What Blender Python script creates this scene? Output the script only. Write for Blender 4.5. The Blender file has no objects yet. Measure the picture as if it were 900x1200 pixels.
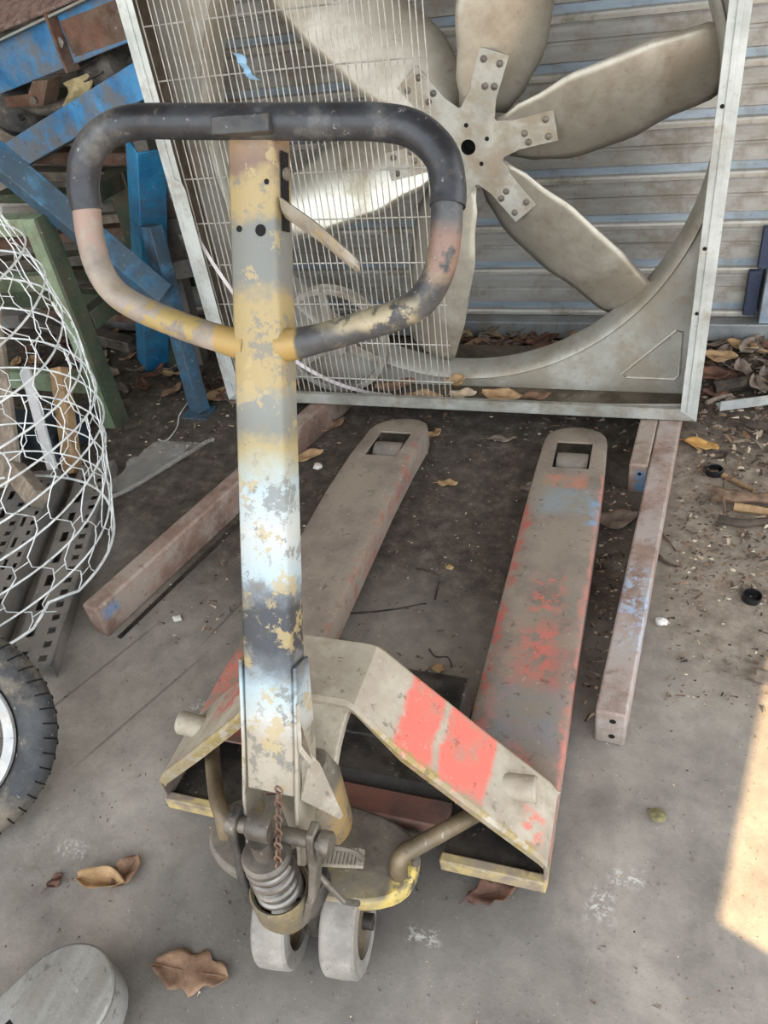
import bpy, bmesh, math, random
from mathutils import Vector, Matrix, Euler, noise as mnoise
S = bpy.context.scene
COL = S.collection
PI = math.pi
def srgb(r, g, b):
    f = lambda c: (c/12.92 if c <= .04045 else ((c+.055)/1.055)**2.4)
    return (f(r/255), f(g/255), f(b/255), 1.0)

# ------------------------------------------------------------------ camera, world, sun, exposure
cam = bpy.data.objects.new('camera', bpy.data.cameras.new('camera')); COL.objects.link(cam)
cam.data.sensor_fit = 'VERTICAL'; cam.data.sensor_height = 24.0
cam.data.lens = 24.0*931/1200; cam.data.clip_start = .02
RX, RY, RZ = (.94887, .084909, -.304033), (.289287, -.619342, .729883), (-.126327, -.780517, -.612238)
cam.matrix_world = Matrix(((RX[0], -RX[1], -RX[2], 0), (RY[0], -RY[1], -RY[2], 0), (RZ[0], -RZ[1], -RZ[2], 1.3), (0, 0, 0, 1)))
S.camera = cam

w = bpy.data.worlds.new('sky'); S.world = w; w.use_nodes = True
bg = w.node_tree.nodes['Background']; bg.inputs[0].default_value = (.89, .96, 1.04, 1); bg.inputs[1].default_value = 3.0

SUN_AZ = Vector((.92, -.39)).normalized(); SUN_EL = math.radians(50)
sd = bpy.data.lights.new('sun', 'SUN'); sd.energy = 11.0; sd.angle = math.radians(.27); sd.color = (1.0, .72, .40)
sun = bpy.data.objects.new('sun', sd); COL.objects.link(sun); sun.location = (6, -3, 8)
sun.rotation_euler = Vector((SUN_AZ.x*math.cos(SUN_EL), SUN_AZ.y*math.cos(SUN_EL), math.sin(SUN_EL))).to_track_quat('Z', 'Y').to_euler()

S.view_settings.view_transform = 'Standard'; S.view_settings.look = 'None'
S.view_settings.exposure = 0.4; S.view_settings.gamma = 1.0; S.view_settings.use_curve_mapping = False

# ------------------------------------------------------------------ materials
def _nd(nt, typ, **kw):
    n = nt.nodes.new(typ)
    for k, v in kw.items(): setattr(n, k, v)
    return n
def _lk(nt, a, b): nt.links.new(a, b)
def _noise(nt, vec, scale, detail=5, rough=.6, dist=0):
    n = _nd(nt, 'ShaderNodeTexNoise'); n.inputs['Scale'].default_value = scale
    n.inputs['Detail'].default_value = detail; n.inputs['Roughness'].default_value = rough; n.inputs['Distortion'].default_value = dist
    _lk(nt, vec, n.inputs['Vector']); return n
def _ramp(nt, fac, stops, interp='LINEAR'):
    r = _nd(nt, 'ShaderNodeValToRGB'); e = r.color_ramp.elements; r.color_ramp.interpolation = interp
    while len(e) < len(stops): e.new(.5)
    for i, (p, c) in enumerate(stops):
        e[i].position = p; e[i].color = c if len(c) == 4 else (*c, 1)
    _lk(nt, fac, r.inputs[0]); return r
def _math(nt, op, a, b=None, c=None, clamp=False):
    m = _nd(nt, 'ShaderNodeMath', operation=op, use_clamp=clamp)
    for i, x in enumerate((a, b, c)):
        if x is None: continue
        if isinstance(x, (int, float)): m.inputs[i].default_value = x
        else: _lk(nt, x, m.inputs[i])
    return m.outputs[0]
def _mix(nt, fac, a, b):
    m = _nd(nt, 'ShaderNodeMix', data_type='RGBA')
    if isinstance(fac, (int, float)): m.inputs[0].default_value = fac
    else: _lk(nt, fac, m.inputs[0])
    for i, x in ((6, a), (7, b)):
        if isinstance(x, tuple): m.inputs[i].default_value = x
        else: _lk(nt, x, m.inputs[i])
    return m.outputs[2]
def _smooth(nt, x, a, b, lo=0., hi=1.):
    m = _nd(nt, 'ShaderNodeMapRange', interpolation_type='SMOOTHSTEP')
    _lk(nt, x, m.inputs[0])
    for i, v in ((1, a), (2, b), (3, lo), (4, hi)): m.inputs[i].default_value = v
    return m.outputs[0]
def _coord(nt, offset=(0, 0, 0)):
    t = _nd(nt, 'ShaderNodeTexCoord'); v = _nd(nt, 'ShaderNodeVectorMath', operation='ADD')
    _lk(nt, t.outputs['Object'], v.inputs[0]); v.inputs[1].default_value = offset; return v.outputs[0]
def _warp(nt, vec, scale, amp):
    n = _noise(nt, vec, scale, 3); s = _nd(nt, 'ShaderNodeVectorMath', operation='SUBTRACT')
    _lk(nt, n.outputs['Color'], s.inputs[0]); s.inputs[1].default_value = (.5, .5, .5)
    k = _nd(nt, 'ShaderNodeVectorMath', operation='SCALE'); _lk(nt, s.outputs[0], k.inputs[0]); k.inputs['Scale'].default_value = amp
    a = _nd(nt, 'ShaderNodeVectorMath', operation='ADD'); _lk(nt, vec, a.inputs[0]); _lk(nt, k.outputs[0], a.inputs[1]); return a.outputs[0]
def _boxmask(nt, vec, c, h, soft):
    s = _nd(nt, 'ShaderNodeVectorMath', operation='SUBTRACT'); _lk(nt, vec, s.inputs[0]); s.inputs[1].default_value = c
    a = _nd(nt, 'ShaderNodeVectorMath', operation='ABSOLUTE'); _lk(nt, s.outputs[0], a.inputs[0])
    d = _nd(nt, 'ShaderNodeVectorMath', operation='SUBTRACT'); _lk(nt, a.outputs[0], d.inputs[0]); d.inputs[1].default_value = h
    x = _nd(nt, 'ShaderNodeSeparateXYZ'); _lk(nt, d.outputs[0], x.inputs[0])
    m = _math(nt, 'MAXIMUM', _math(nt, 'MAXIMUM', x.outputs[0], x.outputs[1]), x.outputs[2])
    return _smooth(nt, m, -soft, soft, 1., 0.)
MATS = {}
def M(name, stops, scale=6, rough=.7, metal=0., bump=.25, bscale=60, dust=None, dustamt=.45, dscale=9, patches=(), pwarp=(14, .03), offset=(0, 0, 0), stretch=None, detail=6, spec=.35, chips=.5):
    """Worn surface: noise ramp colour, a second noise of dust or rust on top, painted patches of their own shape, fine relief."""
    if name in MATS: return MATS[name]
    m = bpy.data.materials.new(name); m.use_nodes = True; nt = m.node_tree; b = nt.nodes['Principled BSDF']
    co = _coord(nt, offset); v = co
    if stretch:
        mp = _nd(nt, 'ShaderNodeMapping'); _lk(nt, co, mp.inputs[0]); mp.inputs['Scale'].default_value = stretch; v = mp.outputs[0]
    n = _noise(nt, v, scale, detail, .65); col = _ramp(nt, n.outputs[0], stops).outputs[0]
    if patches:
        wv = _warp(nt, co, *pwarp)
        for (c, h, colr, soft, flake) in patches:
            k = _boxmask(nt, wv, c, h, soft)
            if flake:
                fn = _noise(nt, co, 38, 6, .7); k = _math(nt, 'MULTIPLY', k, _smooth(nt, fn.outputs[0], flake-.06, flake+.06))
            col = _mix(nt, k, col, colr)
    if dust:
        dn = _noise(nt, co, dscale, 7, .7); k = _smooth(nt, dn.outputs[0], .62-dustamt*.5, .78-dustamt*.4)
        col = _mix(nt, _math(nt, 'MULTIPLY', k, .8), col, dust)
        # fine chips and scuffs: dark pits and pale scratches
        cn = _noise(nt, _warp(nt, co, 30, .02), 48, 9, .75); col = _mix(nt, _math(nt, 'MULTIPLY', _smooth(nt, cn.outputs[0], .585, .63), chips), col, srgb(74, 62, 52))
        ln = _noise(nt, co, 75, 6, .7); col = _mix(nt, _math(nt, 'MULTIPLY', _smooth(nt, ln.outputs[0], .62, .68), chips*.8), col, srgb(190, 184, 172))
    _lk(nt, col, b.inputs['Base Color'])
    b.inputs['Metallic'].default_value = metal; b.inputs['Specular IOR Level'].default_value = spec
    bn = _noise(nt, co, bscale, 5, .65)
    r = _nd(nt, 'ShaderNodeMapRange'); _lk(nt, n.outputs[0], r.inputs[0]); r.inputs[3].default_value = max(.05, rough-.14); r.inputs[4].default_value = min(1, rough+.14)
    _lk(nt, r.outputs[0], b.inputs['Roughness'])
    bp = _nd(nt, 'ShaderNodeBump'); bp.inputs['Strength'].default_value = bump; bp.inputs['Distance'].default_value = .004
    _lk(nt, bn.outputs[0], bp.inputs['Height']); _lk(nt, bp.outputs[0], b.inputs['Normal'])
    MATS[name] = m; return m
def two(a, b, lo=.38, hi=.62): return [(lo, a), (hi, b)]

DUST = srgb(142, 130, 116); DUSTL = srgb(176, 166, 150)
galv = M('galvanised', two(srgb(150, 148, 138), srgb(186, 186, 178)), 5, .5, .55, .15, 40, chips=.22, dust=srgb(140, 128, 108), dustamt=.35)
galv_lt = M('galvanised_edge', two(srgb(160, 163, 158), srgb(192, 195, 190)), 7, .5, .35, .15, 40, chips=.22, dust=srgb(150, 140, 122), dustamt=.25)
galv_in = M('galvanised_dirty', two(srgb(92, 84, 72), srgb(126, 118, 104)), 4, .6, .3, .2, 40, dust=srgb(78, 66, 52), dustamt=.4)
venturi_m = M('venturi_sheet', two(srgb(152, 149, 138), srgb(182, 180, 170)), 4.5, .45, .3, .15, 50, chips=.22, dust=srgb(150, 140, 122), dustamt=.4, dscale=6)
blade_m = M('blade_metal', two(srgb(150, 143, 128), srgb(182, 176, 162)), 3.2, .38, .5, .12, 20, chips=.22, dust=srgb(140, 129, 112), dustamt=.3, dscale=3)
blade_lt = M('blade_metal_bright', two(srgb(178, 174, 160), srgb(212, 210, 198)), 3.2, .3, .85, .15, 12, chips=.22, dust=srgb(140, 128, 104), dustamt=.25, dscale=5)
hub_m = M('hub_plate', two(srgb(146, 144, 134), srgb(174, 172, 162)), 12, .5, .5, .2, 60, chips=.22, dust=srgb(140, 126, 104), dustamt=.4)
hole_m = M('black_hole', two(srgb(12, 11, 10), srgb(20, 18, 17)), 12, .9)
wire_m = M('zinc_wire', two(srgb(150, 146, 136), srgb(190, 186, 176)), 20, .5, .4)
clad_a = M('cladding_grey', two(srgb(146, 142, 134), srgb(170, 167, 159)), 3, .6, .2, .12, 30, chips=.22, dust=srgb(134, 124, 110), dustamt=.35, stretch=(1, 4, 8))
clad_blue = M('cladding_blue_grey', two(srgb(134, 146, 156), srgb(162, 174, 182)), 3, .6, .2, .12, 30, chips=.22, dust=srgb(128, 122, 112), dustamt=.3, stretch=(1, 4, 8))
clad_lip = M('cladding_lip', two(srgb(180, 175, 164), srgb(202, 197, 187)), 5, .55, .2, .1, 30, chips=.22, dust=srgb(134, 122, 104), dustamt=.35, stretch=(1, 4, 8))
navy_m = M('navy_sheet', two(srgb(44, 52, 70), srgb(60, 68, 86)), 6, .6)
steel_dk = M('dark_steel', two(srgb(36, 34, 32), srgb(62, 58, 54)), 14, .5, .4, .3, 80, dust=srgb(88, 81, 72), dustamt=.35)
steel_md = M('grey_steel', two(srgb(74, 69, 63), srgb(110, 104, 95)), 14, .5, .4, .3, 80, dust=srgb(124, 115, 102), dustamt=.35)
yellow_worn = M('worn_yellow', two(srgb(150, 128, 74), srgb(186, 164, 98)), 16, .65, 0, .3, 80, dust=srgb(128, 118, 102), dustamt=.5, dscale=22)
rust_m = M('rust', two(srgb(82, 58, 46), srgb(124, 92, 74)), 12, .85, .1, .5, 60, dust=srgb(110, 98, 86), dustamt=.4)
rust_beam = M('rusty_beam', two(srgb(110, 88, 76), srgb(146, 120, 106)), 7, .8, .1, .4, 60, dust=srgb(156, 144, 132), dustamt=.4,
              patches=[((.032, .035, .062), (.015, .022, .014), srgb(84, 128, 170), .008, .4)])
beam_r = M('faded_beam', two(srgb(122, 98, 86), srgb(158, 134, 122)), 7, .75, .1, .35, 60, dust=srgb(170, 160, 152), dustamt=.45,
           patches=[((0.03, .27, .08), (.03, .12, .06), srgb(160, 176, 196), .02, .5), ((0.0, 0, .03), (.06, .02, .05), srgb(138, 126, 114), .01, 0)])
beam_s = M('blue_chipped_beam', two(srgb(124, 104, 90), srgb(152, 132, 118)), 9, .75, .1, .35, 60, dust=srgb(160, 148, 136), dustamt=.4,
           patches=[((.015, 0, .04), (.022, .03, .03), srgb(70, 126, 166), .006, .44)])
blue_m = M('blue_paint', two(srgb(44, 102, 146), srgb(74, 140, 186)), 9, .55, 0, .3, 60, dust=srgb(112, 104, 92), dustamt=.42, dscale=8)
blue_dk = M('blue_paint_dirty', two(srgb(46, 92, 122), srgb(82, 128, 156)), 12, .6, 0, .3, 60, dust=srgb(64, 70, 74), dustamt=.60, dscale=11)
blue_teal = M('blue_paint_teal', two(srgb(30, 98, 140), srgb(58, 138, 176)), 5, .5, 0, .25, 60, dust=srgb(78, 84, 88), dustamt=.35, dscale=7)
green_m = M('green_paint', two(srgb(108, 126, 98), srgb(138, 154, 126)), 7, .65, 0, .25, 60, dust=srgb(110, 102, 84), dustamt=.35)
green_dk = M('dark_green_paint', two(srgb(50, 62, 46), srgb(70, 82, 62)), 7, .65, 0, .25, 60, dust=srgb(84, 76, 62), dustamt=.4)
wood_gr = M('grey_wood', two(srgb(120, 108, 94), srgb(152, 138, 122)), 8, .85, 0, .4, 70, stretch=(6, 6, .8), dust=srgb(96, 86, 74), dustamt=.35)
wood_or = M('tan_wood', two(srgb(134, 106, 74), srgb(164, 134, 98)), 8, .8, 0, .4, 70, stretch=(6, 6, .8), dust=srgb(128, 104, 76), dustamt=.3)
wood_wh = M('whitewashed_slat', two(srgb(172, 170, 168), srgb(200, 198, 196)), 8, .8, 0, .2, 70)
rack_m = M('rack_grey', two(srgb(88, 87, 86), srgb(122, 120, 117)), 8, .7, .1, .3, 60, dust=srgb(124, 116, 106), dustamt=.5)
whitewire = M('white_wire', two(srgb(198, 202, 200), srgb(226, 228, 226)), 20, .55, .1, .1, 60, dust=srgb(168, 164, 156), dustamt=.2)
rubber = M('tyre_rubber', two(srgb(50, 51, 53), srgb(78, 79, 80)), 10, .75, 0, .35, 90, dust=srgb(130, 118, 100), dustamt=.36, dscale=7)
alloy = M('wheel_rim_alloy', two(srgb(150, 150, 148), srgb(186, 186, 184)), 10, .45, .5, .15, 60, dust=srgb(150, 138, 122), dustamt=.35)
leaf_m = [M('leaf_brown', two(srgb(112, 86, 68), srgb(148, 118, 94)), 30, .85, 0, .4, 120),
          M('leaf_tan', two(srgb(156, 124, 88), srgb(184, 154, 116)), 30, .85, 0, .4, 120),
          M('leaf_yellow', two(srgb(186, 140, 72), srgb(208, 168, 106)), 30, .8, 0, .3, 120),
          M('leaf_dark', two(srgb(80, 58, 48), srgb(116, 82, 66)), 30, .85, 0, .4, 120),
          M('leaf_pale', two(srgb(176, 156, 132), srgb(206, 190, 166)), 30, .85, 0, .4, 120),
          M('leaf_grey', two(srgb(104, 92, 82), srgb(140, 126, 112)), 30, .85, 0, .4, 120)]
blackp = M('black_plastic', two(srgb(18, 18, 19), srgb(34, 34, 35)), 20, .35)
whitebit = M('white_scrap', two(srgb(196, 192, 184), srgb(222, 218, 212)), 20, .7)
strap_m = M('pale_strap', two(srgb(186, 176, 174), srgb(214, 206, 204)), 10, .5, 0, .1)
rag_m = M('blue_rag', two(srgb(120, 156, 182), srgb(150, 182, 202)), 20, .9)
bark_m = M('bark', two(srgb(72, 58, 48), srgb(124, 100, 80)), 25, .9, 0, .8, 60)
burnt_m = M('burnt_wood', two(srgb(36, 32, 30), srgb(84, 72, 62)), 20, .9, 0, .8, 60)
woven_m = M('woven_sack', two(srgb(150, 134, 96), srgb(178, 162, 122)), 30, .9, 0, .3, 120)
cast_m = M('cast_iron', two(srgb(46, 44, 42), srgb(78, 75, 71)), 12, .6, .4, .4, 60, dust=srgb(104, 97, 88), dustamt=.38)
pul_m = M('pulley_iron', two(srgb(140, 136, 126), srgb(176, 172, 162)), 10, .6, .4, .3, 60, dust=srgb(128, 116, 98), dustamt=.4)

# ------------------------------------------------------------------ mesh helpers
def frame(p0, p1, up=(0, 0, 1)):
    z = (Vector(p1)-Vector(p0)).normalized(); u = Vector(up)
    if abs(z.dot(u)) > .98: u = Vector((0, 1, 0))
    x = u.cross(z).normalized(); y = z.cross(x); return x, y, z
def box(bm, x0, x1, y0, y1, z0, z1):
    v = [bm.verts.new((x, y, z)) for z in (z0, z1) for y in (y0, y1) for x in (x0, x1)]
    for f in ((0, 2, 3, 1), (4, 5, 7, 6), (0, 1, 5, 4), (2, 6, 7, 3), (0, 4, 6, 2), (1, 3, 7, 5)): bm.faces.new([v[i] for i in f])
def extr(bm, prof, p0, p1, up=(0, 0, 1), s1=1.0, cap=True):
    """Sweep a closed 2D profile (side, up) from p0 to p1."""
    x, y, z = frame(p0, p1, up); a, b = [], []
    for (u, v) in prof:
        a.append(bm.verts.new(Vector(p0)+x*u+y*v)); b.append(bm.verts.new(Vector(p1)+(x*u+y*v)*s1))
    n = len(prof)
    for i in range(n): bm.faces.new((a[i], a[(i+1) % n], b[(i+1) % n], b[i]))
    if cap: bm.faces.new(a[::-1]); bm.faces.new(b)
def rect(w, h): return [(-w/2, -h/2), (w/2, -h/2), (w/2, h/2), (-w/2, h/2)]
def bar(bm, p0, p1, w, h, up=(0, 0, 1)): extr(bm, rect(w, h), p0, p1, up)
def uprof(w, h, t): return [(-w/2, 0), (w/2, 0), (w/2, h), (w/2-t, h), (w/2-t, t), (-w/2+t, t), (-w/2+t, h), (-w/2, h)]
def lprof(w, h, t): return [(0, 0), (w, 0), (w, t), (t, t), (t, h), (0, h)]
def loft(bm, rings, closed=True, caps=True, smooth=True):
    vs = [[bm.verts.new(p) for p in r] for r in rings]; n = len(vs[0])
    for a, b in zip(vs, vs[1:]):
        for i in range(n if closed else n-1):
            f = bm.faces.new((a[i], a[(i+1) % n], b[(i+1) % n], b[i])); f.smooth = smooth
    if caps and closed: bm.faces.new(vs[0][::-1]); bm.faces.new(vs[-1])
    return vs
def tube(bm, pts, r, seg=10, closed=False, caps=True):
    pts = [Vector(p) for p in pts]; n = len(pts); rings = []; up = None
    for i, p in enumerate(pts):
        a = pts[i-1] if (i or closed) else p; b = pts[(i+1) % n] if (i < n-1 or closed) else p
        t = (b-a).normalized()
        if up is None: up = Vector((0, 0, 1)) if abs(t.z) < .9 else Vector((0, 1, 0))
        x = t.cross(up).normalized(); up = x.cross(t).normalized()
        rr = r[i] if isinstance(r, (list, tuple)) else r
        rings.append([p+x*(rr*math.cos(2*PI*k/seg))+up*(rr*math.sin(2*PI*k/seg)) for k in range(seg)])
    if closed: rings.append(rings[0])
    vs = loft(bm, rings, True, caps and not closed)
    if closed: bmesh.ops.remove_doubles(bm, verts=bm.verts, dist=1e-6)
def lathe(bm, prof, c, axis=(0, 0, 1), seg=24, closed=False):
    """Revolve (radius, height) pairs about an axis through c."""
    ax = Vector(axis).normalized(); u = Vector((0, 0, 1)) if abs(ax.z) < .9 else Vector((1, 0, 0))
    x = ax.cross(u).normalized(); y = ax.cross(x); c = Vector(c)
    cols = [[bm.verts.new(c+ax*h+(x*math.cos(2*PI*k/seg)+y*math.sin(2*PI*k/seg))*max(r, 1e-5)) for k in range(seg)] for r, h in prof]
    m = len(cols)
    for i in range(m if closed else m-1):
        a, b = cols[i], cols[(i+1) % m]
        for k in range(seg):
            f = bm.faces.new((a[k], a[(k+1) % seg], b[(k+1) % seg], b[k])); f.smooth = True
    bmesh.ops.remove_doubles(bm, verts=bm.verts, dist=2e-5)
def cyl(bm, p0, p1, r, seg=16, r1=None):
    d = (Vector(p1)-Vector(p0)); L = d.length; r1 = r if r1 is None else r1
    lathe(bm, [(0, 0), (r, 0), (r1, L), (0, L)], p0, d, seg)
def poly(bm, pts, off):
    """A prism: polygon pts (3D) extruded by vector off."""
    a = [bm.verts.new(p) for p in pts]; b = [bm.verts.new(Vector(p)+Vector(off)) for p in pts]; n = len(pts)
    bm.faces.new(a[::-1]); bm.faces.new(b)
    for i in range(n): bm.faces.new((a[i], a[(i+1) % n], b[(i+1) % n], b[i]))
def smoothpath(pts, n=6, closed=False):
    pts = [Vector(p) for p in pts]; out = []; m = len(pts)
    for i in range(m if closed else m-1):
        p0 = pts[i-1] if (i or closed) else pts[0]; p1 = pts[i]; p2 = pts[(i+1) % m]; p3 = pts[(i+2) % m] if (closed or i+2 < m) else pts[-1]
        for k in range(n):
            t = k/n; out.append(.5*((2*p1)+(p2-p0)*t+(2*p0-5*p1+4*p2-p3)*t*t+(3*p1-p0-3*p2+p3)*t**3))
    if not closed: out.append(pts[-1])
    return out
def BM(): return bmesh.new()
def solid(bm, t):
    bmesh.ops.recalc_face_normals(bm, faces=bm.faces); bm.normal_update(); bmesh.ops.solidify(bm, geom=bm.faces[:], thickness=t)
def obj(name, bm, mat, root=None, parent=None, origin=(0, 0, 0), bev=0, ang=35, seg=2):
    """Link the bmesh (world coordinates) as one object whose origin is the thing's base."""
    o3 = Vector(root.location) if root is not None else Vector(origin)
    bmesh.ops.translate(bm, verts=bm.verts, vec=-o3)
    bmesh.ops.recalc_face_normals(bm, faces=bm.faces)
    me = bpy.data.meshes.new(name); bm.to_mesh(me); bm.free()
    me.set_sharp_from_angle(angle=math.radians(ang))
    for m in (mat if isinstance(mat, (list, tuple)) else [mat]): me.materials.append(m)
    o = bpy.data.objects.new(name, me); COL.objects.link(o)
    if parent is not None: o.parent = parent
    elif root is not None: o.parent = root
    else: o.location = o3
    if bev:
        b = o.modifiers.new('bevel', 'BEVEL'); b.width = bev; b.segments = seg; b.limit_method = 'ANGLE'; b.angle_limit = math.radians(40)
    return o
def tag(o, label=None, cat=None, group=None, kind=None):
    if label: o['label'] = label
    if cat: o['category'] = cat
    if group: o['group'] = group
    if kind: o['kind'] = kind
    return o
def thing(name, loc, label, cat, group=None):
    o = bpy.data.objects.new(name, None); o.empty_display_size = .05; COL.objects.link(o); o.location = loc
    return tag(o, label, cat, group)
def part_copy(src, parent, loc=None, rot=None):
    c = src.copy(); COL.objects.link(c); c.parent = parent
    if loc is not None: c.location = loc
    if rot is not None: c.rotation_euler = rot
    return c

# ------------------------------------------------------------------ the setting
def floor_material():
    m = bpy.data.materials.new('dirty_concrete'); m.use_nodes = True; nt = m.node_tree; b = nt.nodes['Principled BSDF']
    co = _coord(nt); wv = _warp(nt, co, 2.2, .35)
    n1 = _noise(nt, co, 2.6, 8, .62); n2 = _noise(nt, co, 22, 6, .7); n3 = _noise(nt, co, 120, 4, .7)
    nm = _math(nt, 'ADD', _math(nt, 'MULTIPLY', n1.outputs[0], .6), _math(nt, 'MULTIPLY', _noise(nt, _warp(nt, co, 5, .12), 11, 8, .7).outputs[0], .4))
    conc = _ramp(nt, nm, [(.36, srgb(108, 102, 95)), (.5, srgb(138, 131, 122)), (.62, srgb(162, 154, 143))]).outputs[0]
    soil = _ramp(nt, n2.outputs[0], [(.32, srgb(56, 50, 44)), (.52, srgb(82, 74, 66)), (.7, srgb(112, 103, 93))]).outputs[0]
    dry = _ramp(nt, n2.outputs[0], [(.3, srgb(98, 88, 77)), (.5, srgb(134, 122, 109)), (.7, srgb(158, 147, 133))]).outputs[0]
    sx = _nd(nt, 'ShaderNodeSeparateXYZ'); _lk(nt, wv, sx.inputs[0])
    kdry = _math(nt, 'MULTIPLY', _smooth(nt, sx.outputs[0], -.02, .12), _smooth(nt, sx.outputs[1], .95, 1.3))
    col = _mix(nt, kdry, conc, dry)
    ksoil = _math(nt, 'MULTIPLY', _smooth(nt, sx.outputs[0], .15, -.12), _smooth(nt, sx.outputs[1], .95, 1.45))
    ksoil = _math(nt, 'MAXIMUM', ksoil, _smooth(nt, sx.outputs[1], 1.75, 2.15))
    col = _mix(nt, ksoil, col, soil)
    # oily stains and painted contact shade around the truck base, pale lime marks, speckle
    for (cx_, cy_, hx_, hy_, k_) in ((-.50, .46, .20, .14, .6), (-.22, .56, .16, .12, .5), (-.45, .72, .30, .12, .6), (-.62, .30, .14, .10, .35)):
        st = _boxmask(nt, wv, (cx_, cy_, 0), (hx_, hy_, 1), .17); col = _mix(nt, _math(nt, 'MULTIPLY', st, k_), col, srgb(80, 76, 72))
    for (cx_, cy_, hx_, hy_) in ((.033, .687, .02, .008), (-.005, .635, .014, .022), (-.267, .519, .018, .006), (-.93, .515, .022, .006), (-.85, .86, .012, .01)):
        k = _math(nt, 'MULTIPLY', _boxmask(nt, _warp(nt, co, 30, .03), (cx_, cy_, 0), (hx_, hy_, 1), .016), _smooth(nt, _noise(nt, co, 90, 5, .7).outputs[0], .5, .56)); col = _mix(nt, _math(nt, 'MULTIPLY', k, .8), col, srgb(206, 202, 194))
    wn = _noise(nt, co, 7, 8, .75); wm = _smooth(nt, wn.outputs[0], .68, .74); col = _mix(nt, _math(nt, 'MULTIPLY', wm, .5), col, srgb(190, 184, 174))
    sp = _smooth(nt, n3.outputs[0], .61, .68); col = _mix(nt, _math(nt, 'MULTIPLY', sp, .55), col, srgb(70, 64, 58))
    n4 = _noise(nt, co, 210, 2, .5); sp2 = _smooth(nt, n4.outputs[0], .7, .76); col = _mix(nt, _math(nt, 'MULTIPLY', sp2, .6), col, srgb(196, 188, 176))
    # cracks in the slab: lines with a place of their own
    for (px, py, nx, ny, lim) in ((-1.18, .776, .928, -.372, .22), (-1.02, .70, .928, -.372, .2), (-.93, 1.0, .97, -.24, .14)):
        d = _math(nt, 'ADD', _math(nt, 'MULTIPLY', _math(nt, 'SUBTRACT', sx.outputs[0], px), nx), _math(nt, 'MULTIPLY', _math(nt, 'SUBTRACT', sx.outputs[1], py), ny))
        s2 = _nd(nt, 'ShaderNodeSeparateXYZ'); _lk(nt, co, s2.inputs[0])
        d = _math(nt, 'ADD', _math(nt, 'MULTIPLY', _math(nt, 'SUBTRACT', s2.outputs[0], px), nx), _math(nt, 'MULTIPLY', _math(nt, 'SUBTRACT', s2.outputs[1], py), ny))
        k = _smooth(nt, _math(nt, 'ABSOLUTE', d), .0015, .005, 1., 0.)
        k = _math(nt, 'MULTIPLY', k, _boxmask(nt, co, (px+.05, py+.13, 0), (lim*.7, lim*.7, 1), .06))
        col = _mix(nt, _math(nt, 'MULTIPLY', k, .5), col, srgb(74, 66, 58))
    _lk(nt, col, b.inputs['Base Color']); b.inputs['Roughness'].default_value = .85; b.inputs['Specular IOR Level'].default_value = .3
    h = _math(nt, 'ADD', _math(nt, 'MULTIPLY', n2.outputs[0], .6), _math(nt, 'MULTIPLY', n3.outputs[0], .7))
    bp = _nd(nt, 'ShaderNodeBump'); bp.inputs['Strength'].default_value = .35; bp.inputs['Distance'].default_value = .004
    _lk(nt, h, bp.inputs['Height']); _lk(nt, bp.outputs[0], b.inputs['Normal']); return m
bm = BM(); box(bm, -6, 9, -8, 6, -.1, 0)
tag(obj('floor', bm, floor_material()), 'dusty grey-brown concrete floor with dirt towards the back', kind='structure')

shade_roof_m = M('shade_roof_sheet', two(srgb(120, 116, 110), srgb(150, 146, 140)), 3, .6, .2)
OX, OY = 3/math.tan(SUN_EL)*SUN_AZ.x, 3/math.tan(SUN_EL)*SUN_AZ.y     # where the eave must stand for its shadow edge on the floor
bm = BM()
ea, eb = Vector((.171+OX, .648+OY, 3)), Vector((.45+OX, 2.12+OY, 3))
ec = eb+(eb-ea)*1.2
pts = [(-4, -.9, 3), (2.3, -.9, 3), (5.5, -1.9, 3), (5.5, ea.y-.39/.92*(5.5-ea.x), 3), tuple(ea), tuple(ec), (-4, ec.y, 3)]  # unseen roof outline with awning corner, added to block sun around the patch
poly(bm, pts, (0, 0, .05))
tag(obj('shade_roof', bm, shade_roof_m), 'unseen roof slab added to shape the sun patch', kind='structure')

# back wall: horizontal cladding planks, each its own piece
bm = BM(); box(bm, -4.2, .305, 2.64, 2.70, .0, 3.0)
wall = tag(obj('wall_back', bm, clad_a), 'shed wall of horizontal ribbed metal cladding', kind='structure')
PH = .145
bm = BM()
prof = [(2.640, 0), (2.600, .0), (2.596, .012), (2.600, .018), (2.612, .022), (2.612, .044), (2.602, .048), (2.602, .088), (2.606, .092), (2.606, .098), (2.602, .102), (2.602, .136), (2.608, .1445), (2.640, .1445)]
rows = [[bm.verts.new((x, y, z)) for (y, z) in prof] for x in (-4.2, .30)]
n = len(prof)
for i in range(n):
    f = bm.faces.new((rows[0][i], rows[1][i], rows[1][(i+1) % n], rows[0][(i+1) % n]))
    z = (prof[i][1]+prof[(i+1) % n][1])/2; y = (prof[i][0]+prof[(i+1) % n][0])/2
    f.material_index = 2 if z < .017 else (1 if .02 < z < .046 else 0)
bm.faces.new(rows[0]); bm.faces.new(rows[1][::-1])
plank0 = obj('cladding_plank', bm, [clad_a, clad_blue, clad_lip], parent=wall)
plank0.location = (0, 0, .075)
for k in range(1, 20): part_copy(plank0, wall, (random.Random(k).uniform(-.01, .006), 0, .075+k*PH))
bm = BM(); box(bm, -4.2, .44, 2.545, 2.64, .012, .072)
tag(obj('trim_1', bm, M('sill_steel', two(srgb(120, 122, 122), srgb(150, 152, 150)), 6, .6, .2, dust=srgb(120, 110, 98), dustamt=.35), bev=.004), 'grey steel sill under the cladding', kind='structure')
bm = BM(); box(bm, .308, .42, 2.55, 2.66, .073, .24)
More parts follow.
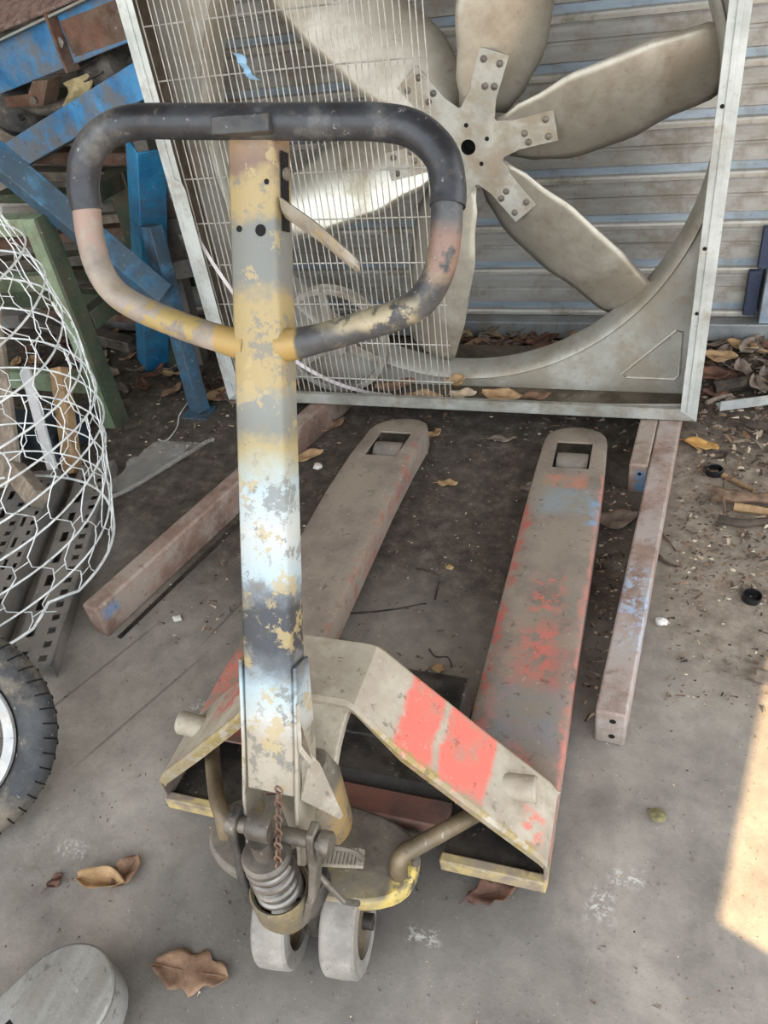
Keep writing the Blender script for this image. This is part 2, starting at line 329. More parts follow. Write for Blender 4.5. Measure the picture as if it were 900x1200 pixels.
tag(obj('trim_2', bm, clad_blue, bev=.004), 'short pale post standing on the sill at the right end', kind='structure')
bm = BM(); box(bm, .283, .33, 2.572, 2.60, .245, .37); box(bm, .262, .30, 2.575, 2.60, .09, .235)
tag(obj('trim_3', bm, navy_m, bev=.002), 'dark navy end strips of the cladding', kind='structure')
bm = BM(); box(bm, .345, 3.0, 2.64, 2.70, .0, 3.0)
tag(obj('wall_right', bm, clad_a), 'further metal wall beyond the post', kind='structure')
bm = BM(); box(bm, -4.25, -4.2, -1.3, 2.7, 0, 3.0)  # out of view, added to keep light off the left side
tag(obj('shade_wall_left', bm, clad_a), 'unseen metal side wall added to darken the left', kind='structure')

# ------------------------------------------------------------------ pallet truck
CX = -.433
T0 = (CX, .62, 0)
truck = thing('pallet_truck', T0, 'worn hand pallet truck with red-flecked forks and upright black loop handle', 'pallet truck')
off = T0
RED = srgb(206, 108, 94); REDD = srgb(176, 92, 80)
fork_m = M('fork_paint', [(.3, srgb(112, 100, 90)), (.5, srgb(132, 119, 107)), (.7, srgb(148, 136, 123))], 9, .75, .05, .25, 70, dust=srgb(138, 126, 110), dustamt=.35, offset=off, pwarp=(18, .045), patches=[
    ((-.165, 1.03, .09), (.035, .09, .03), srgb(196, 108, 95), .045, .47), ((-.20, .84, .09), (.07, .10, .03), srgb(178, 116, 104), .04, .5), ((-.165, 1.22, .09), (.03, .05, .03), RED, .02, .52),
    ((-.165, .90, .10), (.055, .06, .02), srgb(126, 128, 130), .035, 0), ((-.255, 1.2, .08), (.010, .38, .05), srgb(168, 92, 80), .008, .5), ((-.088, 1.15, .06), (.008, .5, .06), srgb(182, 120, 108), .006, .46),
    ((-.17, 1.54, .09), (.06, .05, .03), srgb(132, 138, 138), .03, .4), ((-.18, 1.62, .09), (.05, .022, .03), srgb(186, 118, 100), .014, .48), ((-.10, 1.5, .09), (.012, .05, .04), srgb(120, 150, 176), .01, .45),
    ((-.70, .83, .09), (.10, .10, .03), srgb(208, 106, 92), .03, .46), ((-.60, 1.3, .06), (.010, .45, .06), srgb(146, 94, 80), .008, .53), ((-.5, .63, .03), (.5, .012, .022), srgb(186, 164, 112), .006, .32)])
arch_m = M('heel_frame_paint', [(.3, srgb(150, 139, 122)), (.55, srgb(172, 162, 145)), (.75, srgb(188, 179, 163))], 9, .7, 0, .25, 70, dust=srgb(146, 134, 117), dustamt=.35, dscale=14, offset=off, pwarp=(26, .02), patches=[
    ((-.285, .70, .31), (.024, .07, .05), RED, .005, .36), ((-.218, .70, .24), (.033, .07, .055), RED, .005, .3), ((-.12, .66, .13), (.02, .03, .02), srgb(204, 120, 106), .008, .5),
    ((-.62, .73, .28), (.05, .05, .06), REDD, .015, .5), ((-.5, .625, .25), (.5, .012, .4), srgb(148, 130, 84), .004, .46), ((-.42, .785, .3), (.4, .02, .2), srgb(170, 148, 84), .01, .36)])

def fork(x0, x1, tipx):
    ym, yt = 1.70, 1.895; zt, zb, t = .095, .028, .006; xm = (x0+x1)/2
    hx, hy0, hy1 = .046, 1.675, 1.795
    bm = BM()
    # outline half widths along the length: parallel, then a rounded tip; tip drops
    ys = [.735, .76, .9, 1.1, 1.3, 1.5, hy0, 1.72, 1.76, hy1, 1.83, 1.86, 1.88, 1.893]
    def half(y):
        h = (x1-x0)/2
        if y > 1.62: h *= 1-.06*((y-1.62)/.17) if y < hy1 else (.94*max(.04, 1-((y-hy1)/.1)**2)**.5)
        return h
    def drop(y): return 0 if y < 1.8 else -.02*((y-1.8)/.095)**2
    top = []
    for y in ys:
        h = half(y); r = .008; z = zt+drop(y)
        xs = [-h, -h, -h+r*.3, -h+r, -min(hx, h*.6), min(hx, h*.6), h-r, h-r*.3, h, h]
        zs = [zb+max(0, (y-1.8))*.25, z-r, z-r*.3, z, z, z, z, z-r*.3, z-r, zb+max(0, (y-1.8))*.25]
        top.append([bm.verts.new((xm+a+(tipx*max(0, y-1.6)/.3), y, c)) for a, c in zip(xs, zs)])
    for a, b, ya in zip(top, top[1:], ys):
        for i in range(9):
            if i == 4 and hy0-.001 < ya < hy1-.001: continue
            f = bm.faces.new((a[i], a[i+1], b[i+1], b[i])); f.smooth = True
    bm.faces.new([v for v in top[-1]])
    solid(bm, t)
    o = obj('fork', bm, fork_m, truck, ang=40)
    # heel strip across the open end, roller with its side plates
    bm = BM(); box(bm, x0+.001, x1-.001, .619, .637, .022, .052); box(bm, (x1-.006 if x0 > -.4 else x0), (x1 if x0 > -.4 else x0+.006), .625, .74, .024, .094)
    obj('heel_strip', bm, fork_m, truck, parent=o, bev=.004)
    bm = BM(); box(bm, x0+.004, x1-.004, .64, .90, .036, .041); obj('heel_floor', bm, steel_dk, truck, parent=o)
    bm = BM(); lathe(bm, [(.008, -.04), (.034, -.04), (.036, -.036), (.036, .036), (.034, .04), (.008, .04)], (xm+tipx*.4, 1.735, .056), (1, 0, 0), 28, closed=True)
    r = obj('load_roller', bm, M('roller_grey', two(srgb(112, 106, 98), srgb(140, 132, 122)), 8, .5, .3, dust=DUST), truck, parent=o)
    bm = BM(); box(bm, xm+.044+tipx*.4, xm+.05+tipx*.4, 1.685, 1.785, .02, .088); box(bm, xm-.05+tipx*.4, xm-.044+tipx*.4, 1.685, 1.785, .02, .088); cyl(bm, (xm-.05+tipx*.4, 1.735, .05), (xm+.05+tipx*.4, 1.735, .05), .008)
    obj('roller_bracket', bm, M('black_steel', two(srgb(22, 20, 19), srgb(40, 37, 35)), 12, .6), truck, parent=o)
    bm = BM(); bar(bm, (xm, .9, .04), (xm, 1.7, .04), .035, .012)
    obj('push_bar', bm, steel_dk, truck, parent=o)
    return o
fork(-.262, -.087, 0.0); fork(-.780, -.600, 0.03)

# heel frame: arch that carries the forks, a plate with front and back flanges and a neck to the pump
bm = BM()
def arch_line(dz=0):
    return [(-.087, .098+dz), (-.10, .118+dz), (-.20, .222+dz), (-.30, .330+dz), (-.352, .388+dz), (-.362, .397+dz), (-.375, .400+dz), (-.491, .400+dz), (-.504, .397+dz), (-.514, .388+dz), (-.566, .330+dz), (-.666, .222+dz), (-.766, .118+dz), (-.779, .098+dz)]
yf, yb = .626, .762
def fy(x): return yf+.035*max(0, 1-abs(x-CX)/.11)
prof_rows = []
for (x, z) in arch_line():
    y0 = fy(x); dn = .03 if abs(x-CX) > .1 else .022; bd = min(.06, max(.004, z-.105)) if abs(x-CX) > .1 else .10
    prof_rows.append([Vector((x, y0+.004, z-dn)), Vector((x, y0, z-.006)), Vector((x, y0+.006, z)), Vector((x, yb-.006, z)), Vector((x, yb, z-.006)), Vector((x, yb-.002, z-bd))])
vs = [[bm.verts.new(p) for p in r] for r in prof_rows]
for a, b in zip(vs, vs[1:]):
    for i in range(5): bm.faces.new((a[i], a[i+1], b[i+1], b[i])).smooth = True
solid(bm, .008)
heel = obj('heel_frame', bm, arch_m, truck, ang=28)
bm = BM()
rows = []
for (y, z, a, b) in ((.70, .395, .068, .062), (.672, .394, .070, .064), (.648, .386, .068, .062), (.628, .368, .064, .056), (.608, .338, .056, .049), (.592, .30, .048, .042)):
    rows.append([(CX-a, y, z), (CX+b, y, z), (CX+b, y+.012, z-.014), (CX-a, y+.012, z-.014)])
loft(bm, rows); obj('pump_neck', bm, M('neck_dusty', two(srgb(148, 138, 121), srgb(176, 167, 150)), 9, .7, 0, .25, dust=srgb(140, 128, 112), dscale=14), truck, parent=heel, bev=.003, ang=50)
for s, xx in ((1, -.150), (-1, -.716)):
    bm = BM(); z0 = .172
    lathe(bm, [(0, -.05), (.020, -.05), (.021, .0), (.021, .012), (.018, .016), (0, .015)], (xx+s*.022, .705, z0), (s, .0, .12), 22)
    obj('pivot_boss', bm, arch_m, truck, parent=heel)
# cross members between the forks
bm = BM(); box(bm, -.60, -.262, .745, .90, .06, .178); obj('cross_box', bm, steel_dk, truck, bev=.004)
bm = BM(); bar(bm, (-.60, .70, .04), (-.262, .70, .04), .05, .03); obj('cross_bar', bm, M('rust_red_bar', two(srgb(92, 76, 68), srgb(140, 96, 82)), 9, .8, 0, .3), truck, bev=.003)
bm = BM(); bar(bm, (-.52, .655, .035), (-.30, .645, .035), .03, .03); obj('tie_bar', bm, steel_md, truck, bev=.003)

# pump and steering unit
bm = BM(); lathe(bm, [(0, .10), (.046, .10), (.05, .12), (.05, .29), (.047, .315), (.036, .332), (0, .334)], (-.432, .582, 0), (0, 0, 1), 32)
obj('pump_reservoir', bm, M('pump_paint', two(srgb(98, 91, 81), srgb(132, 123, 108)), 7, .6, .1, .25, dust=srgb(140, 131, 116), dustamt=.35, offset=off, patches=[((-.375, .575, .22), (.02, .03, .06), srgb(170, 138, 82), .02, .42)]), truck)
bm = BM()
N = 40; pl = []
for k in range(N):
    a = 2*PI*k/N; ca, sa = math.cos(a), math.sin(a); pl.append((-.436+.170*math.copysign(abs(ca)**.8, ca), .545+.078*math.copysign(abs(sa)**.75, sa), .135))
poly(bm, pl, (0, 0, .03)); obj('rocker_plate', bm, M('rocker_paint', two(srgb(84, 78, 71), srgb(116, 108, 98)), 9, .65, .1, .25, dust=srgb(122, 114, 102), dustamt=.35, offset=off, pwarp=(30, .012), patches=[((-.33, .49, .14), (.09, .03, .022), srgb(188, 166, 96), .006, .36), ((-.28, .53, .15), (.016, .05, .03), srgb(196, 172, 96), .006, .5)]), truck, bev=.006)
for s in (1, -1):
    bm = BM(); X = lambda d: CX+s*d
    tube(bm, smoothpath([(X(.145), .528, .150), (X(.143), .534, .180), (X(.150), .546, .197), (X(.175), .575, .19), (X(.25), .68, .145), (X(.27), .72, .12)], 5), .0135, 12)
    obj('push_rod', bm, M('rod_brown', two(srgb(94, 82, 64), srgb(128, 113, 90)), 14, .5, .3, .2, dust=srgb(110, 100, 86), dustamt=.3), truck)
# central post and yoke
bm = BM(); lathe(bm, [(0, .05), (.024, .05), (.024, .12), (.04, .14), (.04, .20), (0, .20)], (-.422, .482, 0), (0, 0, 1), 24); obj('steering_post', bm, cast_m, truck)
cup = (-.424, .436)
bm = BM(); lathe(bm, [(.026, .180), (.036, .186), (.043, .206), (.043, .246), (.040, .251), (.036, .247), (.034, .205), (.024, .195)], (*cup, 0), (0, 0, 1), 30, closed=True)
yoke = obj('piston_cup', bm, M('cup_paint', two(srgb(92, 83, 66), srgb(130, 114, 76)), 22, .6, .1, .35, dust=srgb(94, 87, 78), dustamt=.5, dscale=30), truck)
for s, xx in ((1, -.368), (-1, -.480)):
    bm = BM()
    rows = []
    for (y, z, w2) in ((.428, .205, .014), (.430, .225, .016), (.440, .26, .013), (.455, .30, .013), (.468, .335, .018), (.472, .358, .012)):
        xo = xx if z > .27 else xx-s*.018*(.27-z)/.06
        rows.append([(xo-.006, y-w2, z), (xo+.006, y-w2, z), (xo+.006, y+w2, z), (xo-.006, y+w2, z)])
    loft(bm, rows, smooth=False); obj('yoke_arm', bm, steel_md if s > 0 else cast_m, truck, parent=yoke, bev=.003)
bm = BM(); cyl(bm, (-.484, .466, .338), (-.348, .466, .338), .011, 20)
for xx in (-.350, -.484): lathe(bm, [(0, -.008), (.016, -.008), (.017, -.005), (.017, .005), (.015, .008), (0, .008)], (xx, .466, .338), (1, 0, 0), 20)
obj('hinge_pin', bm, steel_md, truck)
bm = BM(); hel = []
for k in range(0, 4*24+1):
    a = 2*PI*k/24; hel.append((cup[0]+.0265*math.cos(a), cup[1]+.0265*math.sin(a), .235+.021*k/24))
tube(bm, hel, .0072, 10); obj('spring', bm, M('spring_steel', two(srgb(96, 92, 87), srgb(134, 129, 122)), 20, .4, .6, .2, dust=srgb(84, 76, 67), dustamt=.4), truck)
bm = BM(); lathe(bm, [(0, .322), (.030, .322), (.033, .327), (.033, .334), (.029, .339), (.015, .341), (.015, .372), (0, .373)], (*cup, 0), (0, 0, 1), 28); obj('piston_cap', bm, steel_md, truck)
bm = BM(); lathe(bm, [(0, -.016), (.016, -.016), (.018, -.013), (.018, .013), (.016, .016), (0, .016)], (-.424, .446, .384), (1, 0, 0), 24); obj('cam_roller', bm, steel_md, truck)
bm = BM()
for k in range(12):
    t = k/11; c = Vector((-.396-.006*t, .470-.045*t, .440-.105*t)); a = PI/2*(k % 2)
    pts = [c+Vector((math.cos(a)*.0045*math.cos(u), math.sin(a)*.0045*math.cos(u), .0075*math.sin(u))) for u in [2*PI*j/10 for j in range(10)]]
    tube(bm, pts, .0016, 6, closed=True)
obj('release_chain', bm, rust_m, truck)
# release pedal with ribs
bm = BM(); bar(bm, (-.388, .478, .268), (-.318, .494, .262), .024, .007)
for k in range(9):
    t = .3+.075*k; c = Vector((-.388+.07*t, .478+.016*t, .2675-.006*t+.0045)); bar(bm, c-Vector((.0018, 0, 0)), c+Vector((.0018, .0004, 0)), .024, .004)
ped = obj('release_pedal', bm, M('pedal_steel', two(srgb(126, 118, 106), srgb(160, 152, 138)), 20, .6, .2, .2, dust=DUST, dustamt=.3), truck)
bm = BM(); tube(bm, smoothpath([(-.352, .47, .325), (-.325, .478, .31), (-.315, .485, .285), (-.318, .49, .268)], 5), .0035, 8); tube(bm, [(-.372, .455, .275), (-.335, .445, .232), (-.325, .46, .20)], .0045, 8)
obj('linkage_rod', bm, steel_md, truck, parent=ped)
# steering wheels
wheel_t = M('wheel_tread', two(srgb(116, 111, 104), srgb(140, 134, 126)), 16, .75, 0, .35, 90, dust=srgb(150, 144, 135), dustamt=.35, dscale=20)
WA = Vector((math.cos(.12), math.sin(.12), 0))
for wi in (.5, -.5):
    wp = Vector((-.417, .478, .0813))+WA*(.104*wi)
    bm = BM(); lathe(bm, [(.052, -.026), (.076, -.026), (.080, -.022), (.081, 0), (.080, .022), (.076, .026), (.052, .026)], wp, WA, 48, closed=True)
    wh = obj('steer_wheel', bm, wheel_t, truck)
    bm = BM(); lathe(bm, [(.012, -.022), (.03, -.022), (.034, -.012), (.046, -.010), (.053, -.022), (.053, .022), (.046, .010), (.034, .012), (.03, .022), (.012, .022)], wp, WA, 40, closed=True)
    obj('wheel_hub', bm, M('hub_ochre', two(srgb(96, 84, 66), srgb(136, 118, 88)), 18, .7, .1, .3, dust=srgb(90, 80, 70), dustamt=.4), truck, parent=wh)
bm = BM(); cyl(bm, Vector((-.417, .478, .0813))-WA*.09, Vector((-.417, .478, .0813))+WA*.09, .012, 16); obj('axle', bm, steel_dk, truck)

# tow arm: tapering box section leaning towards the forks
AB = Vector((CX-.001, .492, .366)); AT = Vector((CX-.001, .841, 1.117)); AU = (AT-AB).normalized(); AN = Vector((0, -AU.z, AU.y)); AL = (AT-AB).length
def arm(s, x, d): return AB+AU*s+Vector((x, 0, 0))-AN*d
def hw(s): return .036-.0075*s/AL
def tow_material():
    m = bpy.data.materials.new('tow_arm_paint'); m.use_nodes = True; nt = m.node_tree; b = nt.nodes['Principled BSDF']
    co = _coord(nt, T0)
    dt = _nd(nt, 'ShaderNodeVectorMath', operation='SUBTRACT'); _lk(nt, co, dt.inputs[0]); dt.inputs[1].default_value = AB
    dp = _nd(nt, 'ShaderNodeVectorMath', operation='DOT_PRODUCT'); _lk(nt, dt.outputs[0], dp.inputs[0]); dp.inputs[1].default_value = AU
    nz = _noise(nt, co, 26, 7, .7)
    s = _math(nt, 'DIVIDE', dp.outputs['Value'], AL)
    s = _math(nt, 'ADD', s, _math(nt, 'MULTIPLY', _math(nt, 'SUBTRACT', nz.outputs[0], .5), .085))
    DU, WH, LB, DG, YE, GR, RU = srgb(154, 145, 130), srgb(172, 175, 172), srgb(152, 168, 174), srgb(50, 53, 58), srgb(148, 130, 88), srgb(106, 107, 101), srgb(110, 88, 74)
    r = _ramp(nt, s, [(0, DU), (.11, DU), (.15, WH), (.195, LB), (.235, srgb(84, 90, 95)), (.27, DG), (.33, DG), (.355, srgb(96, 102, 106)), (.38, LB), (.45, WH), (.52, LB), (.55, srgb(148, 148, 132)), (.58, srgb(146, 132, 92)), (.605, GR), (.65, srgb(116, 118, 112)), (.665, YE), (.785, YE), (.805, GR), (.88, GR), (.895, YE), (.935, YE), (.955, RU), (1.0, srgb(136, 112, 80))])
    n2 = _noise(nt, co, 55, 7, .75); k = _smooth(nt, n2.outputs[0], .56, .62)
    col = _mix(nt, _math(nt, 'MULTIPLY', k, .55), r.outputs[0], srgb(120, 112, 96))
    n3 = _noise(nt, co, 20, 6, .7); k3 = _smooth(nt, n3.outputs[0], .57, .60); col = _mix(nt, _math(nt, 'MULTIPLY', k3, .7), col, srgb(160, 142, 98))
    n5 = _noise(nt, co, 16, 7, .75); k5 = _smooth(nt, n5.outputs[0], .45, .41); col = _mix(nt, _math(nt, 'MULTIPLY', k5, .75), col, srgb(104, 103, 97))
    _lk(nt, col, b.inputs['Base Color']); b.inputs['Roughness'].default_value = .45; b.inputs['Metallic'].default_value = .1
    bp = _nd(nt, 'ShaderNodeBump'); bp.inputs['Strength'].default_value = .25; bp.inputs['Distance'].default_value = .003; _lk(nt, n2.outputs[0], bp.inputs['Height']); _lk(nt, bp.outputs[0], b.inputs['Normal'])
    return m
tow_m = tow_material()
bm = BM(); D = .040
ss = [.015, .1, .2, .3, .4, .5, .6, .7, .8, AL]
rows = [[arm(s, -hw(s), D), arm(s, -hw(s), .004), arm(s, -hw(s)+.004, 0), arm(s, hw(s)-.004, 0), arm(s, hw(s), .004), arm(s, hw(s), D)] for s in ss]
loft(bm, rows, closed=True, caps=True, smooth=False)
tow = obj('tow_arm', bm, tow_m, truck, ang=50)
for sgn in (-1, 1):
    bm = BM(); x = sgn*hw(0)
    pts = [arm(s, x, d) for s, d in ((.20, .0), (.20, D), (.06, D+.02), (-.02, D+.02), (-.085, .045), (-.105, .02), (-.09, .0), (0, -.004), (.08, 0))]
    poly(bm, pts, (sgn*.005, 0, 0)); obj('side_cheek', bm, tow_m, truck, parent=tow, bev=.0015)
# torn gusset plate beside the arm foot
bm = BM()
for tri in ([(-.389, .548, .508), (-.390, .525, .447), (-.380, .532, .395), (-.393, .497, .372), (-.397, .505, .36), (-.397, .54, .45)], [(-.388, .532, .43), (-.378, .536, .398), (-.356, .522, .301), (-.376, .507, .347), (-.392, .50, .372)]):
    poly(bm, tri, (.0025, .006, .001))
obj('torn_gusset', bm, M('gusset_dusty', two(srgb(160, 152, 138), srgb(190, 182, 168)), 12, .7, .1, .3, dust=srgb(130, 120, 106)), truck, parent=tow)
# black collar and drilled holes at the top
bm = BM(); s0 = AL-.010; rows = [[arm(s, -.034, .0), arm(s, -.034, -.024), arm(s, .034, -.024), arm(s, .034, .0)] for s in (s0, s0+.019)]
loft(bm, rows, smooth=False); obj('collar', bm, M('black_handle_paint', [(.3, srgb(26, 26, 28)), (.55, srgb(44, 45, 46)), (.72, srgb(76, 76, 73))], 14, .42, .1, .15, 60, dust=srgb(108, 103, 92), dustamt=.15, dscale=30), truck, parent=tow, bev=.002)
for (s, x, r) in ((AL-.105, .010, .0065), (AL-.103, -.0165, .0035), (AL-.055, .019, .003)):
    bm = BM(); c = arm(s, x, -.0006); cyl(bm, c+AN*-.002, c, r, 16); obj('drilled_hole', bm, hole_m, truck, parent=tow)
bm = BM(); poly(bm, [arm(s, .0305, d) for s, d in ((AL-.022, .012), (AL-.022, .03), (AL-.105, .03), (AL-.105, .012))], (.0012, 0, 0)); obj('lever_slot', bm, hole_m, truck, parent=tow)
bm = BM(); cyl(bm, arm(AL-.045, .030, .02), arm(AL-.045, .034, .02), .007, 12); obj('lever_pivot', bm, steel_md, truck, parent=tow)
# control lever
lever_m = M('lever_paint', two(srgb(116, 108, 94), srgb(146, 138, 124)), 18, .6, .1, .25, dust=srgb(150, 126, 86), dustamt=.25, dscale=26)
bm = BM()
l0, l1 = Vector((-.402, .815, 1.040)), Vector((-.300, .752, 1.000))
path = smoothpath([l0, l0.lerp(l1, .5)+Vector((0, 0, .003)), l0.lerp(l1, .85), l1+Vector((.004, 0, -.004))], 4)
rows = []
for i, p in enumerate(path):
    t = i/(len(path)-1); wv = (.013-.003*t)*(1 if t < .8 else 1-(t-.8)*2.6); u = Vector((.1, -.3, 1)).normalized(); n = Vector((.3, -.9, -.2)).normalized()
    rows.append([p+u*wv, p+u*wv*.3+n*.007, p-u*wv, p-u*wv*.6-n*.006, p+u*wv*.8-n*.006])
loft(bm, rows); obj('control_lever', bm, lever_m, truck, parent=tow, ang=60)
# handle loop
loop_m = M('handle_black', [(.3, srgb(30, 30, 33)), (.55, srgb(56, 57, 60)), (.74, srgb(104, 103, 98))], 16, .36, .15, .15, 60, dust=srgb(116, 111, 100), dustamt=.12, dscale=34)
lower_l = M('handle_strut_pale', [(.3, srgb(84, 78, 73)), (.45, srgb(122, 112, 102)), (.7, srgb(150, 139, 127))], 16, .5, .1, .2, 60, offset=T0, pwarp=(22, .03), patches=[((-.66, .80, 1.03), (.03, .05, .03), srgb(140, 118, 106), .01, .47), ((-.56, .77, .92), (.08, .06, .04), srgb(146, 126, 78), .02, .54), ((-.468, .75, .9), (.022, .1, .06), srgb(152, 126, 76), .004, 0)])
lower_r = M('handle_strut_dark', [(.3, srgb(44, 44, 46)), (.5, srgb(72, 72, 72)), (.72, srgb(112, 106, 96))], 12, .45, .15, .2, 60, dust=srgb(126, 118, 96), dustamt=.2, dscale=20, offset=T0, pwarp=(22, .03), patches=[((-.206, .79, 1.0), (.03, .05, .022), srgb(120, 96, 84), .01, .46), ((-.30, .765, .94), (.06, .06, .012), srgb(150, 138, 112), .01, .48), ((-.402, .75, .9), (.018, .1, .06), srgb(152, 126, 76), .003, 0)])
upper = smoothpath([(-.655, .812, 1.046), (-.656, .822, 1.072), (-.645, .835, 1.102), (-.617, .843, 1.122), (-.575, .845, 1.130), (-.50, .845, 1.126), (-.433, .845, 1.122), (-.35, .845, 1.117), (-.29, .845, 1.113), (-.250, .842, 1.104), (-.222, .833, 1.081), (-.213, .818, 1.054), (-.212, .806, 1.038)], 6)
bm = BM(); tube(bm, upper, .0187, 20); grip = obj('handle_grip', bm, loop_m, truck)
tag(grip, 'black rubbed grip tube of the loop handle')
lowL = smoothpath([(-.655, .814, 1.051), (-.656, .803, 1.018), (-.649, .790, .985), (-.631, .780, .958), (-.595, .772, .939), (-.53, .764, .918), (-.48, .760, .905), (-.455, .760, .900)], 6)
lowR = smoothpath([(-.2125, .808, 1.042), (-.213, .792, 1.012), (-.219, .780, .982), (-.236, .772, .954), (-.264, .767, .938), (-.31, .764, .924), (-.37, .760, .908), (-.41, .760, .900)], 6)
for pth, lower_m in ((lowL, lower_l), (lowR, lower_r)):
    bm = BM(); n = len(pth)
    tube(bm, pth, [.0165 if i < n-8 else .0165+.004*(i-n+8)/8 for i in range(n)], 18)
    obj('handle_strut', bm, lower_m, truck)

# ------------------------------------------------------------------ exhaust fan
FX0, FX1, FY, FZ0, FZ1 = -1.268, .125, 1.925, .0925, 1.475
FC = Vector((-.487, 2.12, .763))
fan = thing('exhaust_fan', ((FX0+FX1)/2, 2.1, FZ0), 'large square galvanised exhaust fan standing on beams against the wall', 'fan')
fan.rotation_euler = (0, 0, 0)
lw = .043
for (a, b, c, d, nm) in ((FX0, FX1, FZ0, FZ0+.036, 'frame_rail'), (FX0, FX1, FZ1-.036, FZ1, 'frame_rail')):
    bm = BM(); poly(bm, [(a, FY, c), (b, FY, c), (b-lw*.1, FY, d), (a+lw*.1, FY, d)], (0, .003, 0)); box(bm, a, b, FY, FY+.02, c, c+.003) if c < .5 else None
    box(bm, a+lw, b-lw, FY, FY+.014, d-.003, d)
    obj(nm, bm, galv, fan, bev=.001)
for (a, s) in ((FX0, 1), (FX1, -1)):
    bm = BM(); poly(bm, [(a, FY-.001, FZ0), (a+s*lw, FY-.001, FZ0+.03), (a+s*lw, FY-.001, FZ1-.03), (a, FY-.001, FZ1)], (0, .003, 0))
    x = a+s*.015; box(bm, min(x, x+s*.012), max(x, x+s*.012), FY-.005, FY, FZ0+.03, FZ1-.03)
    st = obj('frame_stile', bm, galv_lt, fan, bev=.001)
    for z in (.40, .56, .86) if s < 0 else (.245, .5):
        bm = BM(); cyl(bm, (a+s*.032, FY-.0005, z), (a+s*.032, FY-.0025, z), .0045, 12); obj('drilled_hole', bm, hole_m, fan, parent=st)
bm = BM(); poly(bm, [(FX0+.022, FY-.004, .16), (FX0+.05, FY-.004, .14), (FX0+.05, FY-.004, .74), (FX0+.045, FY-.004, .76), (FX0+.03, FY-.004, .77), (FX0+.022, FY-.004, .76)], (0, .002, 0))
obj('joining_strip', bm, galv_lt, fan)
# housing sides, bottom, top
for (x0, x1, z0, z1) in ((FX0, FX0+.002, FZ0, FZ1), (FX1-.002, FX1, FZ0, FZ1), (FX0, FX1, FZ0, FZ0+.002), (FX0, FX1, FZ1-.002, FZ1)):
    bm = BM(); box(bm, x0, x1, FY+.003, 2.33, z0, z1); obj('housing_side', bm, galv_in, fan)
# venturi: flat sheet with a round mouth that rolls inwards
bm = BM(); SEG = 128; RH = .632
prof = [(.672, 2.058), (.662, 2.050), (.655, 2.048), (.648, 2.053), (.642, 2.064), (.638, 2.08), (.634, 2.10), (.632, 2.125)]
FCx, FCz = -.535, .785
rows = []
ring0 = []
for k in range(SEG):
    a = 2*PI*k/SEG; c, s = math.cos(a), math.sin(a); hx = (FX1-.003-FCx) if c > 0 else (FCx-FX0-.003); hz = (FZ1-FZ0)/2-.003
    t = min(hx/abs(c) if abs(c) > 1e-6 else 9, hz/abs(s) if abs(s) > 1e-6 else 9); ring0.append((FCx+t*c, 2.062, FCz+t*s))
rows = [ring0]+[[(FCx+min(r, .657)*math.cos(2*PI*k/SEG), y, FCz+min(r, .657)*math.sin(2*PI*k/SEG)) for k in range(SEG)] for r, y in prof]
vs = [[bm.verts.new(p) for p in r] for r in rows]
for a, b in zip(vs, vs[1:]):
    for k in range(SEG): bm.faces.new((a[k], a[(k+1) % SEG], b[(k+1) % SEG], b[k])).smooth = True
solid(bm, .0015)
vent = obj('venturi_panel', bm, venturi_m, fan, ang=60)
for sx, sz in ((1, -1), (-1, -1)):
    bm = BM(); cx, cz = (FX1-.05 if sx > 0 else FX0+.05), FCz+sz*.645
    tri = [(cx, cz), (cx-sx*.16, cz), (cx-sx*.02, cz-sz*.155), (cx, cz-sz*.16)]
    tri = [(cx-sx*.012, cz-sz*.003), (cx-sx*.14, cz-sz*.004), (cx-sx*.155, cz-sz*.012), (cx-sx*.02, cz-sz*.15), (cx-sx*.006, cz-sz*.145), (cx-sx*.002, cz-sz*.015)]
    tube(bm, [(x, 2.0585, z) for x, z in tri], .004, 6, closed=True)
    obj('corner_bead', bm, venturi_m, fan, parent=vent)
# six twisted blades on a bolted spider hub
def _key(u, ks):
    for (a, x), (b, y) in zip(ks, ks[1:]):
        if u <= b: t = (u-a)/(b-a); t = t*t*(3-2*t); return x+(y-x)*t
    return ks[-1][1]
def blade_mesh(twist=1.0):
    bm = BM(); NU, NV = 18, 10; rows = []
    for i in range(NU+1):
        u = i/NU; r = .085+.51*u
        lead = _key(u, ((0, .062), (.15, .095), (.4, .128), (.7, .132), (.93, .118), (1, .095))); trail = -_key(u, ((0, .07), (.12, .10), (.3, .118), (.55, .105), (.8, .075), (.93, .072), (1, .06)))
        sweep = .05*u*u
        pitch = math.radians(34-12*u)*twist; row = []
        for j in range(NV+1):
            v = j/NV; c = trail+(lead-trail)*v; camber = -.028*(1-(2*v-1)**2)*(.4+.6*u)
            # local: radial along x, chord along z, depth y (towards camera negative)
            row.append(Vector((r+.0*c, -(c*math.sin(pitch))*1+camber+.012, c*math.cos(pitch)+sweep)))
        rows.append([bm.verts.new(p) for p in row])
    for a, b in zip(rows, rows[1:]):
        for j in range(NV): bm.faces.new((a[j], a[j+1], b[j+1], b[j])).smooth = True
    bmesh.ops.recalc_face_normals(bm, faces=bm.faces); solid(bm, .0022)
    me = bpy.data.meshes.new('blade'); bm.to_mesh(me); bm.free(); me.materials.append(blade_m); return me
bme = blade_mesh(); A0 = 8
HUB = FC
froot = Vector(fan.location)
for k in range(6):
    me = bme
    if k in (2, 3, 4): me = bme if k != 3 else bme.copy()
    if k == 3: me.materials[0] = blade_lt
    o = bpy.data.objects.new('blade', me); COL.objects.link(o); o.parent = fan; o.location = HUB-froot; o.rotation_euler = (0, -math.radians(A0+60*k), 0)
bm = BM(); yh = HUB.y-.022
